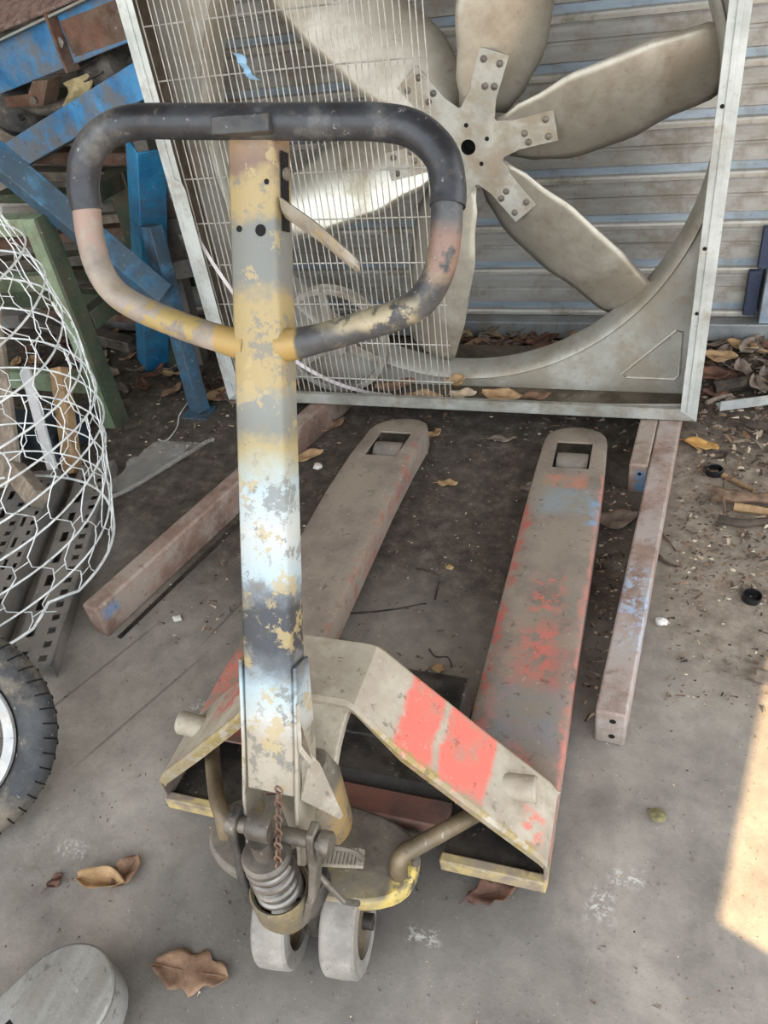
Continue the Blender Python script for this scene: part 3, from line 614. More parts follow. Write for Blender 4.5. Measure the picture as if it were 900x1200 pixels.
lathe(bm, [(.019, 0), (.094, 0), (.094, .004), (.019, .004)], (HUB.x, yh, HUB.z), (0, 1, 0), 36, closed=True)
hub = obj('hub_disc', bm, hub_m, fan)
bm = BM(); lathe(bm, [(0, .045), (.022, .045), (.022, .0045), (.0195, .0035), (.0185, .044), (0, .044)], (HUB.x, yh, HUB.z), (0, 1, 0), 24); obj('shaft_bore', bm, hole_m, fan, parent=hub)
for k in range(5):
    a = math.radians(72*k+20); bm = BM(); c = Vector((HUB.x+.052*math.cos(a), yh-.001, HUB.z+.052*math.sin(a))); cyl(bm, c, c+Vector((0, .002, 0)), .0055, 12); obj('bolt_hole', bm, hole_m, fan, parent=hub)
for k in range(6):
    a = math.radians(A0+2+60*k); d = Vector((math.cos(a), 0, math.sin(a))); t = Vector((-math.sin(a), 0, math.cos(a))); bm = BM()
    pts = [HUB+d*.08+t*.045, HUB+d*.125+t*.035, HUB+d*.222+t*.036, HUB+d*.222-t*.036, HUB+d*.125-t*.035, HUB+d*.08-t*.045]
    tl = lambda p, q=t: Vector((p.x, yh+.0005-.10*(p-HUB).dot(q)*min(1, (p-HUB).dot(d)/.2-.3), p.z))
    poly(bm, [tl(p) for p in pts], (0, .004, 0)); arm_o = obj('hub_arm', bm, hub_m, fan, parent=hub, bev=.001)
    for (rr, tt) in ((.145, .0), (.15, -.022), (.20, .02), (.20, -.02)):
        bm = BM(); p = tl(HUB+d*rr+t*tt); lathe(bm, [(0, 0), (.008, 0), (.008, -.004), (.005, -.006), (0, -.0062)], p, (0, 1, 0), 10); obj('bolt', bm, steel_md, fan, parent=hub)
# wire guard over the left half, one object per wire
guard = obj('guard_edge_wire', (lambda b: (tube(b, [(-1.225, 1.942, .12), (-1.225, 1.942, 1.46)], .002, 6), b)[1])(BM()), wire_m, fan)
bm = BM(); tube(bm, [(0, 0, 0), (0, 0, 1.34)], .00165, 6); vw = obj('guard_wire', bm, wire_m)
vw.parent = fan
NVW = 40
for k in range(NVW):
    x = -1.210+k*.0171+random.Random(k).uniform(-.002, .002)
    o = vw if k == 0 else part_copy(vw, fan)
    o.location = Vector((x, 1.944, .12))-froot; o.rotation_euler = (0, random.Random(k+9).uniform(-.003, .003)+.012, 0)
for k in range(10):
    z = .17+k*.118; bm = BM(); tube(bm, [(-1.228, 1.9475, z), (-.9, 1.9485, z+.002), (-.535, 1.9475, z+.001)], .002, 6); obj('guard_wire', bm, wire_m, fan)

# pulley standing inside the fan housing, behind the guard
PC = Vector((-.905, 2.005, .2675))
pul = thing('pulley_wheel', (PC.x, PC.y, .096), 'round cast pulley wheel with spokes standing behind the wire guard', 'pulley')
bm = BM(); lathe(bm, [(.150, -.016), (.168, -.016), (.170, -.012), (.160, 0), (.170, .012), (.168, .016), (.150, .016)], PC, (0, 1, 0), 48, closed=True); obj('rim', bm, pul_m, pul)
bm = BM(); lathe(bm, [(.020, -.022), (.045, -.022), (.048, -.016), (.048, .016), (.045, .022), (.020, .022)], PC, (0, 1, 0), 28, closed=True); obj('pulley_hub', bm, pul_m, pul)
for k in range(3):
    a = math.radians(95+120*k); d = Vector((math.cos(a), 0, math.sin(a))); bm = BM(); extr(bm, rect(.036, .012), PC+d*.042, PC+d*.152, (0, 1, 0), .7); obj('spoke', bm, pul_m, pul, bev=.003)

# pale strap curling through the guard, pale strip on the bottom rail
bm = BM()
pth = smoothpath([(-1.245, 1.937, .66), (-1.20, 1.935, .53), (-1.12, 1.935, .37), (-1.03, 1.94, .245), (-.93, 1.952, .165), (-.82, 1.965, .118), (-.74, 1.975, .105)], 6)
loft(bm, [[p+Vector((.004, 0, .005)), p+Vector((.004, .0015, .005)), p+Vector((-.004, .0015, -.005)), p+Vector((-.004, 0, -.005))] for p in pth], smooth=False)
tag(obj('plastic_strap', bm, strap_m, origin=tuple(pth[-1])), 'thin pale pink strap curving down across the wire guard', 'strap')
bm = BM(); bar(bm, (-.30, 1.955, .1005), (.10, 1.968, .112), .008, .012)
tag(obj('plastic_strip', bm, strap_m, origin=(-.1, 1.96, .095)), 'thin pale strip lying along the fan bottom rail at right', 'strip')
bm = BM(); pth = [Vector((-.992+.0035*k+.002*math.sin(k*1.7), 1.936-.003*math.cos(k*2), 1.040-.0075*k)) for k in range(9)]
loft(bm, [[p+Vector((.012+.004*math.sin(i), 0, .0)), p+Vector((-.010, .002, .004)), p+Vector((-.010, .004, .004)), p+Vector((.012+.004*math.sin(i), .002, 0))] for i, p in enumerate(pth)], smooth=True)
tag(obj('rag_strip', bm, rag_m, origin=tuple(pth[-1])), 'small light blue rag caught on the wire guard', 'rag')

# ------------------------------------------------------------------ beams on the floor
bm = BM(); extr(bm, rect(.05, .09), (-1.188, 1.006, .045), (-.89, 2.25, .045))
bmL = obj('steel_beam', bm, rust_beam, origin=(-1.178, 1.003, 0), bev=.006)
tag(bmL, 'rusty brown steel beam on the floor left of the forks', 'beam')
bm = BM(); extr(bm, lprof(.012, .004, .002), (-1.130, 1.0, .001), (-.965, 1.70, .001)); obj('flange_rod', bm, steel_dk, bmL, parent=bmL)
bmR = thing('steel_beam', (-.016, .937, 0), 'long faded red-brown box beam lying right of the right fork', 'beam')
d = (Vector((.057, 1.905, .045))-Vector((-.016, .937, .045))); e = Vector((-.016, .937, .045))+d*1.36
bm = BM(); extr(bm, rect(.056, .09), (-.016, .937, .045), e); obj('beam_body', bm, beam_r, bmR, bev=.005)
for z in (.024, .068):
    bm = BM(); cyl(bm, (-.012, .9362, z), (-.012, .9385, z), .006, 12); obj('bolt_hole', bm, hole_m, bmR)
bmS = thing('steel_beam', (-.009, 1.715, 0), 'short beam end with blue chipped paint beside the long beam', 'beam')
d = d.normalized(); p0 = Vector((-.010, 1.715, .045)); bm = BM(); extr(bm, rect(.046, .09), p0, p0+d*.5); obj('beam_body', bm, beam_s, bmS, bev=.005)
bm = BM(); cyl(bm, (-.006, 1.7142, .062), (-.006, 1.7165, .062), .005, 12); obj('bolt_hole', bm, hole_m, bmS)
bm = BM(); extr(bm, [(-.02, 0), (.02, 0), (.02, .004), (-.016, .004), (-.016, .03), (-.02, .03)], (.19, 2.135, .012), (.55, 2.25, .02))
tag(obj('angle_bar', bm, galv_lt, origin=(.19, 2.135, 0)), 'pale galvanised angle bar on the soil at the right edge', 'metal bar')

# ------------------------------------------------------------------ scrap pile on the left
def simple_bar(name, prof, p0, p1, mat, label, cat, up=(0, 0, 1), bev=.003, group=None):
    bm = BM(); extr(bm, prof, p0, p1, up); lo = min((p0, p1), key=lambda p: p[2])
    return tag(obj(name, bm, mat, origin=lo, bev=bev), label, cat, group)
# green frame
gf = thing('welded_stand', (-1.685, 1.87, 0), 'light green welded steel stand behind the white wire roll', 'frame')
def gpart(nm, p0, p1, w=.062, h=.062, m=green_m, up=(0, 0, 1)):
    bm = BM(); bar(bm, p0, p1, w, h, up); return obj(nm, bm, m, gf, bev=.003)
gpart('leg', (-1.705, 1.885, 0), (-1.705, 1.885, .70), .05, .06, green_m, (0, 1, 0)); gpart('leg_shade_strip', (-1.674, 1.882, 0), (-1.674, 1.882, .70), .012, .068, green_dk, (0, 1, 0)); gpart('leg', (-2.45, 1.885, 0), (-2.45, 1.885, .70), .075, .07, green_m, (0, 1, 0)); gpart('leg', (-1.692, 2.315, 0), (-1.692, 2.315, .70), .075, .07, green_dk, (0, 1, 0))  # thin dark strip added for shade and dirt on the front leg's right side
gpart('rail', (-2.5, 1.885, .675), (-1.73, 1.885, .675), .06, .05); gpart('rail', (-2.5, 1.90, .17), (-1.73, 1.89, .155), .045, .065)
gpart('rail', (-2.45, 1.99, .44), (-1.725, 1.90, .50), .04, .05); gpart('rail', (-1.692, 1.92, .36), (-1.692, 2.285, .36), .05, .06, green_dk); gpart('rail', (-1.692, 1.92, .675), (-1.692, 2.285, .675), .06, .05, green_dk)
gpart('rail', (-2.42, 2.2, .32), (-1.72, 2.2, .30), .05, .06, green_dk)
# blue members
simple_bar('angle_post', lprof(.09, .085, .008), (-1.775, 2.215, .01), (-1.445, 2.085, .80), blue_teal, 'bright blue steel angle post leaning upright behind the handle', 'metal post', (-.75, .6, .2))
pb = simple_bar('steel_beam', rect(.072, .06), (-1.96, 1.835, 1.13), (-1.425, 1.97, .42), blue_dk, 'dirty blue box beam slanting down from the left edge', 'beam', (.35, -.45, .8))
p2 = thing('footed_strut', (-1.44, 1.985, 0), 'dark blue angle leg with foot plate beside the fan frame', 'metal leg')
bm = BM(); extr(bm, rect(.062, .045), (-1.437, 1.995, .004), (-1.462, 2.07, .60), (-.5, -1, 0)); obj('leg_tube', bm, blue_dk, p2, bev=.002)
bm = BM(); box(bm, -1.48, -1.385, 1.94, 2.02, 0, .005); obj('foot_plate', bm, blue_dk, p2)
simple_bar('steel_bar', rect(.055, .085), (-2.08, 2.28, .755), (-1.35, 2.10, .985), blue_m, 'blue square tube with rust patch sloping up to the fan', 'metal bar')
ch = thing('machine_channel', (-1.9, 2.27, .95), 'large faded blue machine channel with rusty strap at top left', 'beam')
bm = BM(); extr(bm, [(0, -.06), (.012, -.06), (.012, .045), (.06, .045), (.06, .06), (0, .06)], (-2.35, 2.37, .945), (-1.36, 2.13, 1.135), (0, 0, 1))
obj('channel_web', bm, blue_m, ch, bev=.003)
a, b = Vector((-2.35, 2.37, .945)), Vector((-1.36, 2.13, 1.135)); dd = (b-a).normalized(); c = a.lerp(b, .70)
bm = BM(); bar(bm, c+Vector((0, -.012, .075)), c+Vector((0.01, -.012, -.075)), .05, .01, dd); st = obj('strap', bm, rust_m, ch, bev=.002)
bm = BM(); lathe(bm, [(0, 0), (.016, 0), (.016, .009), (.009, .012), (0, .012)], c+Vector((.004, -.017, .0)), (0, -1, .1), 6); obj('bolt', bm, steel_md, ch, parent=st)
bm = BM(); bar(bm, a.lerp(b, .72)+Vector((0, .004, 0)), b+Vector((.0, .004, -.01)), .01, .09, (0, 0, 1)); obj('rust_patch_plate', bm, rust_m, ch)
simple_bar('steel_plate', rect(.18, .010), (-2.32, 2.51, 1.095), (-1.50, 2.39, 1.235), M('rust_speckled', two(srgb(104, 80, 70), srgb(146, 118, 106)), 40, .85, 0, .4, 60, dust=srgb(150, 134, 124), dustamt=.3, dscale=30), 'speckled rusty plate lying on top of the pile', 'metal plate', (0, -.55, 1))
bm = BM(); bar(bm, (-2.35, 2.365, 1.008), (-1.36, 2.122, 1.198), .05, .006); obj('top_flange', bm, M('pale_edge', two(srgb(134, 138, 132), srgb(164, 166, 158)), 9, .6, 0, .3, dust=srgb(120, 112, 98)), ch)
# grey motor
mo = thing('electric_motor', (-1.585, 2.30, .96), 'dusty grey motor body behind the blue channel', 'motor')
ax = Vector((.9, -.25, .25)).normalized(); c0 = Vector((-1.68, 2.32, .955))
bm = BM(); lathe(bm, [(0, 0), (.045, 0), (.068, .015), (.070, .05), (.070, .15), (.062, .17), (.03, .185), (0, .185)], c0, ax, 26); obj('motor_case', bm, cast_m, mo)
for k in range(14):
    an = 2*PI*k/14; u = ax.cross(Vector((0, 0, 1))).normalized(); v = ax.cross(u); r = u*math.cos(an)+v*math.sin(an); bm = BM(); bar(bm, c0+ax*.05+r*.073, c0+ax*.145+r*.073, .004, .016, r); obj('cooling_fin', bm, cast_m, mo)
bm = BM(); cyl(bm, c0+ax*.185, c0+ax*.23, .012); obj('shaft', bm, steel_dk, mo)
bk = thing('angle_bracket', (-1.80, 2.19, .87), 'rust brown bent bracket with bolt hanging under the blue channel', 'bracket')
bm = BM(); poly(bm, [(-1.95, 2.22, .92), (-1.80, 2.19, .922), (-1.745, 2.18, .99), (-1.80, 2.19, .99), (-1.84, 2.20, .955), (-1.95, 2.22, .95)], (0, .01, 0)); obj('bracket_plate', bm, rust_m, bk, bev=.002)
bm = BM(); poly(bm, [(-1.80, 2.19, .922), (-1.745, 2.18, .99), (-1.735, 2.24, .99), (-1.79, 2.25, .922)], (.008, 0, 0)); obj('bracket_flange', bm, rust_m, bk, bev=.002)
bm = BM(); lathe(bm, [(0, 0), (.011, 0), (.011, .008), (0, .009)], (-1.815, 2.192, .94), (0, -1, 0), 8); obj('bolt', bm, steel_md, bk)
en = thing('gear_housing', (-1.97, 2.30, .80), 'greasy grey gear housing half buried at the left edge', 'machine part')
bm = BM(); lathe(bm, [(0, 0), (.07, 0), (.09, .02), (.09, .07), (.06, .09), (.03, .10), (0, .10)], (-2.03, 2.37, .88), (.5, -.7, .5), 26); obj('housing', bm, cast_m, en)
bm = BM(); tube(bm, smoothpath([(-1.97, 2.31, .92), (-1.88, 2.27, .90), (-1.78, 2.26, .905), (-1.70, 2.27, .93)], 5), .018, 12); obj('hose', bm, steel_md, en)
for k in range(4):
    an = k*PI/2+.4; bm = BM(); lathe(bm, [(0, 0), (.010, 0), (.010, .01), (0, .011)], Vector((-1.985, 2.31, .925))+Vector((math.cos(an)*.065, math.sin(an)*.035, math.sin(an)*.05)), (.5, -.7, .5), 8); obj('bolt', bm, steel_dk, en)
bm = BM()
g = [[Vector((-1.73+.10*i/6+.01*math.sin(j), 2.235-.02*j/6+.012*math.sin(i*1.3+j), .97-.085*j/6+.02*i/6)) for i in range(7)] for j in range(7)]
vs = [[bm.verts.new(p) for p in r] for r in g]
for r1, r2 in zip(vs, vs[1:]):
    for i in range(6): bm.faces.new((r1[i], r1[i+1], r2[i+1], r2[i])).smooth = True
solid(bm, .004); tag(obj('woven_sack', bm, woven_m, origin=(-1.68, 2.23, .88)), 'scrap of yellowish woven sack under the blue channel', 'sack')
for k in range(3):
    simple_bar('steel_rod', rect(.008, .008), (-1.74+.01*k, 2.19-.006*k, .90-.013*k), (-1.52+.01*k, 2.15, .945-.013*k), [wire_m, steel_dk, wire_m][k], ['thin bright rod under the motor, topmost of three', 'thin dark rod under the motor, middle of three', 'thin bright rod under the motor, lowest of three'][k], 'metal rod', bev=.001)
# grey ladder frame behind the blue post
lf = thing('ladder_frame', (-1.55, 2.25, 0), 'grey steel ladder frame between the blue post and fan', 'frame')
for (p0, p1, w_, h_, nm) in (((-1.61, 2.33, .0), (-1.55, 2.30, .90), .05, .05, 'rail'), ((-1.36, 2.22, .0), (-1.30, 2.24, .90), .05, .05, 'rail'), ((-1.62, 2.29, .66), (-1.32, 2.22, .74), .03, .06, 'rung'), ((-1.64, 2.29, .50), (-1.33, 2.22, .57), .03, .05, 'rung'), ((-1.65, 2.29, .36), (-1.34, 2.22, .43), .03, .06, 'rung')):
    bm = BM(); bar(bm, p0, p1, w_, h_, (0, 1, 0) if nm == 'rail' else (0, 0, 1)); obj(nm, bm, rack_m, lf, bev=.003)
# loose bars and planks deep in the pile
rg = random.Random(4)
for k in range(12):
    z = .06+.075*k; x = rg.uniform(-2.35, -1.8); L = rg.uniform(.3, .5); y = rg.uniform(2.40, 2.50); dz = rg.uniform(-.015, .015)
    m, nm, lb = [(steel_md, 'steel_bar', 'dusty grey steel bar deep in the scrap pile'), (rust_m, 'steel_bar', 'rusty steel bar deep in the scrap pile'), (wood_gr, 'timber_offcut', 'weathered timber offcut deep in the scrap pile'), (green_dk, 'steel_bar', 'dark green steel bar deep in the scrap pile')][k % 4]
    lb += [', lowest of its kind', ', middle one of its kind', ', topmost of its kind'][k//4]
    dv = Vector((L, rg.uniform(-.1, .1), dz))
    simple_bar(nm, rect(rg.uniform(.04, .08), rg.uniform(.03, .045)), tuple(Vector((x, y, z))-dv), tuple(Vector((x, y, z))+dv), m, lb, 'metal bar' if m is not wood_gr else 'timber', group='bars deep in the scrap pile')
for k, (x, y, z) in enumerate(((-1.97, 1.78, .36), (-1.915, 1.775, .36), (-1.86, 1.77, .35))):
    simple_bar('wood_plank', rect(.052, .018), (x+.05, y-.28, 0.005), (x-.02, y+.03, z+.2), wood_gr, ['weathered plank behind the wire roll, leftmost of three', 'weathered plank behind the wire roll, middle of three', 'weathered plank behind the wire roll, rightmost of three'][k], 'plank', (0, -1, .3))
simple_bar('thin_board', rect(.035, .012), (-1.66, 1.50, .01), (-1.81, 1.72, .30), wood_wh, 'thin whitewashed slat inside the wire roll', 'slat', (0, -1, .5))
simple_bar('timber_post', rect(.045, .04), (-1.68, 1.60, .0), (-1.74, 1.78, .27), wood_or, 'tan timber stub behind the wire roll', 'timber', (0, -1, .4))
simple_bar('timber_post', rect(.05, .05), (-1.565, 1.34, .11), (-1.72, 1.44, .13), wood_gr, 'grey weathered timber lying inside the wire roll', 'timber', (0, -1, .8))
bm = BM(); box(bm, -2.02, -1.75, 1.64, 1.80, .0, .10)
tag(obj('storage_crate', bm, M('dark_navy_paint', two(srgb(30, 38, 48), srgb(48, 58, 70)), 8, .7, 0, .3, dust=srgb(80, 78, 74), dustamt=.3), origin=(-1.9, 1.7, 0), bev=.006), 'low dark navy box behind the wire roll', 'box')
# perforated rack channels under the wire roll
def rack(p0, p1, w_, label, z=.03, cells=None, seed=0):
    p0, p1 = Vector(p0), Vector(p1); L = (p1-p0).length; x, y, zz = frame(p0, p1); n = int(L/.022); bm = BM(); r = random.Random(seed)
    cols = [-w_/2, -w_*.34, -w_*.16, w_*.14, w_*.32, w_/2]
    vs = [[bm.verts.new(p0+zz*(L*i/n)+x*c+y*z) for c in cols] for i in range(n+1)]
    for i in range(n):
        for j in range(5):
            if (j == 1 and i % 2 == 1) or (j == 3 and i % 4 in (1, 2)): continue
            bm.faces.new((vs[i][j], vs[i][j+1], vs[i+1][j+1], vs[i+1][j]))
    solid(bm, .003)
    for s in (-1, 1): bar(bm, p0+x*s*w_/2+y*(z*.5), p1+x*s*w_/2+y*(z*.5), .003, z)
    return tag(obj('rack_upright', bm, rack_m, origin=tuple(p0)), label, 'rack upright')
rack((-1.265, .845, .001), (-1.59, 1.62, .001), .105, 'grey perforated rack upright on floor, rightmost under the wire roll', .035)
rack((-1.40, .84, .001), (-1.68, 1.52, .001), .06, 'narrow grey perforated rack upright, second under the wire roll', .07, seed=2)
rack((-1.50, .82, .001), (-1.80, 1.55, .001), .09, 'grey perforated rack upright, leftmost under the wire roll', .03, seed=3)

# roll of white hexagonal wire standing on the rack uprights
WC = Vector((-1.640, 1.090)); WZ = .085
wr = thing('wire_mesh_roll', (WC.x, WC.y, WZ), 'open roll of white hexagonal wire mesh at the left edge', 'wire mesh')
def wrad(h): return .392+.085*math.sin(min(1, max(0, h)/.80)*PI*.86)-.03*max(0, h-.55)
HS = [0, .075, .155, .235, .315, .395, .475, .555, .635, .715, .79]
for i, h in enumerate(HS):
    rr = wrad(h); pts = []
    for k in range(72):
        a = 2*PI*k/72; wob = 1+.012*math.sin(3*a+i*1.3)+.006*math.sin(7*a+i)
        z = WZ+h+.010*math.sin(2*a+i*.7)*(1 if i else .3)
        if i == 0 and abs(a-6.02) < .10: wob -= .06*(1-abs(a-6.02)/.10); z += .015
        pts.append((WC.x+rr*wob*math.cos(a), WC.y+rr*wob*math.sin(a), z))
    bm = BM(); tube(bm, pts, .0036 if i in (0, len(HS)-1) else .0024, 6, closed=True); obj('hoop_wire', bm, whitewire, wr)
rw = random.Random(8); NC = 34
for k in range(NC):
    bm = BM(); pts = []
    for i in range(len(HS)):
        for (q, side) in ((0.0, 0), (.3, 1), (.7, 1)):
            if i == len(HS)-1 and q > 0: break
            h = HS[i]+(HS[i+1]-HS[i])*q if q else HS[i]
            sg = 1 if (i+k) % 2 else -1
            a = 2*PI*(k+.5+sg*(.28 if side else -.0)+rw.uniform(-.05, .05))/NC; rr = wrad(h)*(1+.008*math.sin(3*a+i))
            pts.append((WC.x+rr*math.cos(a), WC.y+rr*math.sin(a), WZ+h))
    tube(bm, pts, .0014, 5); obj('twist_wire', bm, whitewire, wr)
bm = BM()
for k in range(NC):
    for i in range(len(HS)-1):
        if (i+k) % 2 == 0: continue
        h = HS[i]*.5+HS[i+1]*.5; a0, a1 = 2*PI*(k+.5+.28)/NC, 2*PI*(k+1.5-.28)/NC; rr = wrad(h)
        tube(bm, [(WC.x+rr*math.cos(a), WC.y+rr*math.sin(a), WZ+h) for a in (a0, a1)], .0013, 4)
o = obj('tie_wires', bm, whitewire, wr); o['kind'] = 'stuff'

# motorcycle wheel leaning at the left edge
WN = Vector((.49, -.67, .56)).normalized(); WRd = .215
wc = Vector((-1.19, .565, WRd*math.sqrt(1-WN.z**2)+.012))
mw = thing('motorcycle_wheel', (wc.x, wc.y, 0), 'spoked motorcycle wheel with dusty black tyre leaning at left edge', 'wheel')
bm = BM(); prof = []
for k in range(20):
    a = 2*PI*k/20; prof.append((.178+.037*math.cos(a)*(1 if math.cos(a) > 0 else .9), .038*math.sin(a)))
lathe(bm, prof, wc, WN, 64, closed=True); ty = obj('tyre', bm, rubber, mw)
u = WN.cross(Vector((0, 0, 1))).normalized(); v = WN.cross(u)
bm = BM()
for k in range(46):
    a = 2*PI*k/46
    for s in (-1, 1):
        pts = []
        for q in range(4):
            b_ = math.radians(s*(8+17*q)); aa = a+.016*q*1.0+(.06 if s > 0 else 0); r = .178+.0372*math.cos(b_)
            pts.append(wc+(u*math.cos(aa)+v*math.sin(aa))*(r+.0006)+WN*(.0382*math.sin(b_)))
        tube(bm, pts, .0016, 5)
o = obj('tread_grooves', bm, M('groove_black', two(srgb(18, 18, 18), srgb(30, 30, 30)), 12, .9), mw, parent=ty); o['kind'] = 'stuff'
bm = BM(); lathe(bm, [(.126, -.024), (.144, -.028), (.148, -.024), (.138, -.013), (.134, 0), (.138, .013), (.148, .024), (.144, .028), (.126, .024), (.122, 0)], wc, WN, 64, closed=True); obj('wheel_rim', bm, alloy, mw)
bm = BM(); lathe(bm, [(.012, -.05), (.03, -.05), (.045, -.035), (.03, -.02), (.03, .02), (.045, .035), (.03, .05), (.012, .05)], wc, WN, 28, closed=True); obj('wheel_hub', bm, alloy, mw)
for k in range(18):
    a = 2*PI*k/18; a2 = a+(.5 if k % 2 else -.5); s = 1 if k % 2 else -1; bm = BM(); tube(bm, [wc+(u*math.cos(a2)+v*math.sin(a2))*.042+WN*(.034*s), wc+(u*math.cos(a)+v*math.sin(a))*.127], .0018, 6); obj('spoke', bm, steel_md, mw)

# rounded fork end of another pallet truck, cut by the frame corner
fd = Vector((-.40, -.92, 0)).normalized(); fs = Vector((fd.y, -fd.x, 0))*-1
tipc = Vector((-.742, .268, 0))
f2 = thing('truck_fork', (tipc.x, tipc.y, 0), 'bare grey rounded fork end of another truck, bottom left corner', 'fork')
bm = BM(); HWf = .078; out = []
for k in range(17):
    a = PI*k/16; out.append(tipc-fd*(.082*math.sin(a))+fs*(-HWf*math.cos(a)))
out += [tipc+fd*.75+fs*HWf, tipc+fd*.75-fs*HWf]
poly(bm, [Vector((p.x, p.y, .086)) for p in out], (0, 0, .010))
hb = Vector((0, 0, 0))
fork2_m = M('bare_fork_steel', two(srgb(124, 122, 116), srgb(158, 156, 150)), 9, .5, .3, .3, 70, dust=srgb(134, 128, 118), dustamt=.4, stretch=(3, .6, 1))
o = obj('fork_top', bm, fork2_m, f2, bev=.004)
bm = BM(); ins = [tipc+(p-tipc)*.97 for p in out[:17]]
vs0 = [bm.verts.new((p.x, p.y, .087)) for p in out]; vs1 = [bm.verts.new((p.x, p.y, .03)) for p in out]
for i in range(len(out)-1): bm.faces.new((vs0[i], vs0[i+1], vs1[i+1], vs1[i])).smooth = True
solid(bm, .005); obj('fork_skirt', bm, fork2_m, f2, ang=60)
bm = BM(); c = tipc+fd*.06; poly(bm, [Vector((q.x, q.y, .0955)) for q in (c+fs*.035, c+fs*.035+fd*.1, c-fs*.035+fd*.1, c-fs*.035)], (0, 0, .001)); obj('roller_slot', bm, hole_m, f2)
bm = BM(); c = tipc+fd*.11; cyl(bm, c+fs*.03+Vector((0, 0, .037)), c-fs*.03+Vector((0, 0, .037)), .036, 24); obj('load_roller', bm, steel_md, f2)

# crumpled clear plastic sheet with its string
pm = bpy.data.materials.new('clear_plastic'); pm.use_nodes = True; nt = pm.node_tree; b = nt.nodes['Principled BSDF']
b.inputs['Base Color'].default_value = srgb(190, 186, 178); b.inputs['Roughness'].default_value = .35; b.inputs['Alpha'].default_value = .2
pb_ = thing('plastic_bag', (-1.40, 1.62, 0), 'crumpled clear plastic bag with string on the dirt behind the wire roll', 'plastic bag')
bm = BM(); A, B, Cc, Dd = Vector((-1.47, 1.47, .01)), Vector((-1.30, 1.77, .02)), Vector((-1.41, 1.71, .06)), Vector((-1.49, 1.53, .03)); vs = []
for i in range(13):
    r = []
    for j in range(11):
        s, t = i/12, j/10; p = (A*(1-s)+B*s)*(1-t)+(Dd*(1-s)+Cc*s)*t; nz = mnoise.noise(p*16)*.04+mnoise.noise(p*40)*.02; r.append(bm.verts.new(p+Vector((0, -nz*.5, max(-.005, nz*.8)+.008))))
    vs.append(r)
for a, b2 in zip(vs, vs[1:]):
    for j in range(10): bm.faces.new((a[j], a[j+1], b2[j+1], b2[j])).smooth = True
obj('plastic_sheet', bm, pm, pb_)
bm = BM(); tube(bm, smoothpath([(-1.465, 1.47, .022), (-1.42, 1.53, .022), (-1.36, 1.64, .026), (-1.295, 1.78, .026), (-1.28, 1.80, .02)], 5), [.010]*1+[.007]*20, 8); obj('twisted_edge', bm, pm, pb_)
bm = BM(); tube(bm, smoothpath([(-1.415, 1.715, .07), (-1.43, 1.77, .03), (-1.455, 1.87, .012), (-1.49, 1.95, .008), (-1.50, 2.03, .008)], 4), .002, 6); obj('string', bm, whitebit, pb_)

# ------------------------------------------------------------------ litter: leaves, twigs, caps, crumbs
def leaf_mesh(seed, L, W, curl, fold, mat, lobes=0):
    r = random.Random(seed); bm = BM(); NU, NV = 14, 6; rows = []; tw = r.uniform(-.6, .6); ph = r.uniform(0, 6)
    for i in range(NU+1):
        s = i/NU; wd = W*.5*(math.sin(PI*min(1, .04+s*.96))**.7)*(1+.16*lobes*math.sin(s*19+ph)) ; row = []
        for j in range(NV+1):
            t = 2*j/NV-1; x = (s-.5)*L; y = wd*t*(1+.12*lobes*math.sin(s*23+j)); z = fold*abs(t)*wd+curl*L*((s-.5)**2)*2+.004*math.sin(s*9+t*3+ph)+tw*t*wd*(s-.3)*.6
            row.append(Vector((x, y, z)))
        rows.append(row)
    mz = min(p.z for q in rows for p in q)
    vs = [[bm.verts.new(p-Vector((0, 0, mz-.001))) for p in q] for q in rows]
    for a, b2 in zip(vs, vs[1:]):
        for j in range(NV): bm.faces.new((a[j], a[j+1], b2[j+1], b2[j])).smooth = True
    solid(bm, .0006)
    tube(bm, [Vector((-.5*L-.014, 0, .006)), Vector((-.5*L, 0, curl*L*.5-mz+.001)), Vector((0, 0, -mz+.0015)), Vector((.45*L, 0, curl*L*.4-mz+.001))], .0009, 5)
    bmesh.ops.recalc_face_normals(bm, faces=bm.faces)
    me = bpy.data.meshes.new('dry_leaf'); bm.to_mesh(me); bm.free(); me.materials.append(leaf_m[mat]); return me
def put_leaf(me, loc, rz, label, rx=0, group=None):
    o = bpy.data.objects.new('dry_leaf', me); COL.objects.link(o); o.location = loc; o.rotation_euler = (rx, 0, rz); return tag(o, label, 'leaf', group)
put_leaf(leaf_mesh(1, .088, .042, .35, 1.1, 1), (-.832, .470, 0), .15, 'curled tan leaf half lying left of the truck on bare concrete')
put_leaf(leaf_mesh(2, .065, .042, .25, .5, 0), (-.800, .497, 0), 1.35, 'curled brown leaf half standing beside the curled tan leaf')
put_leaf(leaf_mesh(3, .128, .062, .12, .18, 0, 1), (-.607, .378, 0), .1, 'large lobed brown dry leaf near the bottom edge')
put_leaf(leaf_mesh(4, .085, .038, .2, .6, 3, 1), (-.172, .607, 0), .5, 'small dark red-brown leaf in front of the right fork')
put_leaf(leaf_mesh(5, .03, .022, .1, .1, 3), (-.923, .453, 0), 1.2, 'tiny dark leaf chip on concrete near the left edge')
put_leaf(leaf_mesh(6, .105, .05, .25, .4, 1), (-.952, 1.763, 0), .55, 'tan curled leaf between the rusty beam and left fork')
put_leaf(leaf_mesh(7, .10, .05, .3, .5, 0), (-.93, 1.93, 0), 1.0, 'brown leaf under the fan rail beside the left fork')
put_leaf(leaf_mesh(8, .055, .03, .1, .2, 1), (-.503, 1.69, 0), .1, 'small tan leaf on the dirt between the fork tips')
put_leaf(leaf_mesh(9, .085, .03, .1, .3, 5), (-.394, 1.92, 0), .1, 'narrow grey-brown leaf under the middle of the fan rail')
